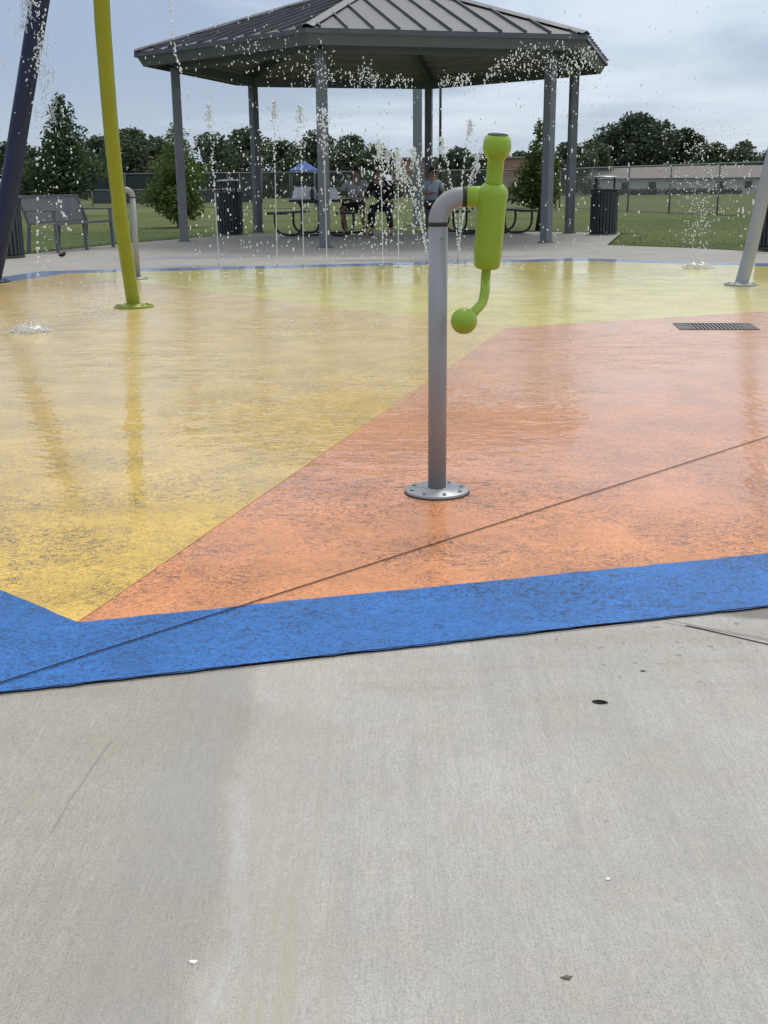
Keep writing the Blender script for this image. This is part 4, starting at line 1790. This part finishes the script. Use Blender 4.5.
for k in range(60):
    x = rnd.gauss(25, 4); y = rnd.uniform(-6, 28)
    a = AT(x, y, Yw); b = AT(x + rnd.gauss(1, 2), y + rnd.uniform(3, 8), Yw)
    mb.tube([a - off, b - off], [rnd.uniform(.003, .008), .003], 5)
for i, v in enumerate(mb.v):
    mb.v[i] = (v[0], v[1], v[2])
stuffpart(mb.build('ropes', STREAM, root))

rnd = random.Random(78)
b0 = G(186, 275)
root = empty('falling_water', (b0.x, b0.y, 0))
tag(root, 'thin falling thread of water left of the pavilion roof corner', 'falling water')
off = Vector(root.location)
mb = MB()
trail(mb, rnd, [(169, -5), (172, 30), (177, 60), (182, 73)], b0.y, 70, .009, .008)
trail(mb, rnd, [(187, 85), (189, 110), (192, 150)], b0.y, 22, .010, .006)
for i, v in enumerate(mb.v): mb.v[i] = (v[0] - off.x, v[1] - off.y, v[2])
stuffpart(mb.build('beads', DROP, root))

# loose droplets (nobody could count them)
rnd = random.Random(99)
mb = MB()
Yd = 13.6


def dr(x, y, s=1.0):
    Y = Yd + rnd.uniform(-1.2, 1.2)
    mb.drop(AT(x, y, Y), s * rnd.uniform(.0045, .0125), (1, 1, rnd.uniform(.9, 1.5) if rnd.random() < .8 else rnd.uniform(2, 3.5)))


# breaking heads of taller spray in front of the roof edge
for (cx, cy, w, h, n) in ((262, 55, 22, 16, 24), (300, 62, 20, 14, 30), (322, 66, 14, 14, 50), (366, 72, 12, 9, 46), (374, 80, 18, 6, 30), (345, 78, 30, 7, 40), (402, 80, 9, 6, 26), (448, 80, 9, 6, 40), (464, 78, 8, 6, 40), (495, 72, 8, 8, 30), (510, 62, 14, 9, 40), (535, 52, 20, 8, 46), (550, 62, 26, 14, 90), (575, 62, 18, 14, 70), (590, 55, 12, 14, 46), (240, 48, 30, 14, 16)):
    for k in range(int(n * 1.7)):
        u = rnd.gauss(0, .75)
        dr(cx + u * w, cy + u * u * h * .6 + rnd.gauss(0, .65) * h, rnd.uniform(.5, .85))
for k in range(640):
    dr(rnd.uniform(190, 400), rnd.uniform(90, 262), .85)
for k in range(380):
    dr(rnd.gauss(390, 26), rnd.uniform(140, 245), .85)
for k in range(190):
    dr(rnd.uniform(400, 640), rnd.uniform(80, 255), .8)
for k in range(150):
    dr(rnd.uniform(130, 330), rnd.uniform(-5, 110), .75)
for k in range(110):
    dr(rnd.uniform(560, 768), rnd.uniform(-5, 240), .7)
for k in range(30):
    dr(rnd.gauss(744, 8), rnd.uniform(165, 250), 1.0)
for k in range(60):
    dr(rnd.uniform(540, 600), rnd.uniform(80, 250), .8)
o = mb.build('water_droplets', DROP)
tag(o, 'loose white water droplets hanging in the air across the far pad', 'water droplets', None, 'stuff')

# small splash crowns where drops land on the pad
mb = MB()
for (cx, cy, sx, sy, n) in ((95, 305, 30, 22, 110), (350, 325, 50, 5, 40), (280, 338, 40, 4, 30), (110, 368, 14, 3, 14), (40, 393, 12, 3, 10), (600, 345, 60, 25, 20), (720, 360, 40, 20, 10), (250, 275, 60, 3, 40), (460, 268, 60, 4, 60)):
    for k in range(n):
        g = G(cx + rnd.gauss(0, .6) * sx, cy + rnd.gauss(0, .6) * sy)
        mb.drop((g.x, g.y, ZP + abs(rnd.gauss(0, .03))), rnd.uniform(.003, .0085) * g.y / 9, (1.3, 1.3, .8))
o = mb.build('splash_drops', DROP)
tag(o, 'small splashing drops bouncing on the wet pad surface', 'water droplets', None, 'stuff')

# ------------------------------------------------------------------ world and sun
SUN_EL, SUN_AZ = R(62), R(28)          # azimuth from +Y towards +X
w = bpy.data.worlds.new('World')
sc.world = w
w.use_nodes = True
nt = w.node_tree
nt.nodes.clear()


class WN(NT):
    def __init__(s, t):
        s.t = t; s._pos = None


m = WN(nt)
out = m.n('ShaderNodeOutputWorld')
bg = m.n('ShaderNodeBackground')
bg.inputs['Strength'].default_value = .1
nt.links.new(bg.outputs[0], out.inputs[0])
sky = m.n('ShaderNodeTexSky')
sky.sky_type = 'NISHITA'
sky.sun_disc = False
sky.sun_elevation = SUN_EL
sky.sun_rotation = SUN_AZ
sky.dust_density = 2.0
gen = m.n('ShaderNodeTexCoord').outputs['Generated']
x, y, z = m.xyz(gen)
zz = m.math('ADD', m.math('MAXIMUM', z, 0.0), .10)
cmb = m.n('ShaderNodeCombineXYZ')
m.set(cmb.inputs[0], m.math('DIVIDE', x, zz))
m.set(cmb.inputs[1], m.math('DIVIDE', y, zz))
cl = m.noise(m.map(cmb.outputs[0], (.55, .5, 1), loc=(3.1, 1.2, 0)), 1.0, 6, .52, .3)
cl2 = m.noise(m.map(cmb.outputs[0], (.22, .16, 1), loc=(7.4, 2.2, 0)), 1.0, 3, .5)
cc_ = m.math('ADD', m.math('MULTIPLY', cl, .6), m.math('MULTIPLY', cl2, .4))
cc_ = m.math('ADD', cc_, m.math('MULTIPLY', x, .22))
light = m.mr(cc_, .42, .59)
ccol = m.mix(light, (3.35, 4.25, 5.75), (6.6, 7.4, 8.5))
zen = m.mr(z, .22, .9, 1.0, 1.7)
cz = m.n('ShaderNodeVectorMath', operation='SCALE')
m.set(cz.inputs[0], ccol)
m.set(cz.inputs['Scale'], zen)
czc = m.mix(m.mr(z, .25, .7, 0, .85), cz.outputs[0], (9.6, 9.2, 8.6))
hor = m.mr(z, .0, .10, .5, 0)
c = m.mix(hor, czc, (5.9, 6.7, 7.6))
c = m.mix(.14, c, sky.outputs[0])
nt.links.new(c, bg.inputs['Color'])

sun = bpy.data.lights.new('sun', 'SUN')
sun.energy = 1.5
sun.angle = R(24)
sun.color = (1.0, .95, .87)
so = bpy.data.objects.new('sun', sun)
COL.objects.link(so)
sd = Vector((math.sin(SUN_AZ) * math.cos(SUN_EL), math.cos(SUN_AZ) * math.cos(SUN_EL), math.sin(SUN_EL)))
so.rotation_euler = (-sd).to_track_quat('-Z', 'Y').to_euler()

vs_ = sc.view_settings
vs_.view_transform = 'Standard'
vs_.look = 'None'
vs_.gamma = 1.0
vs_.use_curve_mapping = False
vs_.exposure = 0.18
sc.cycles.max_bounces = 8
sc.cycles.transparent_max_bounces = 8
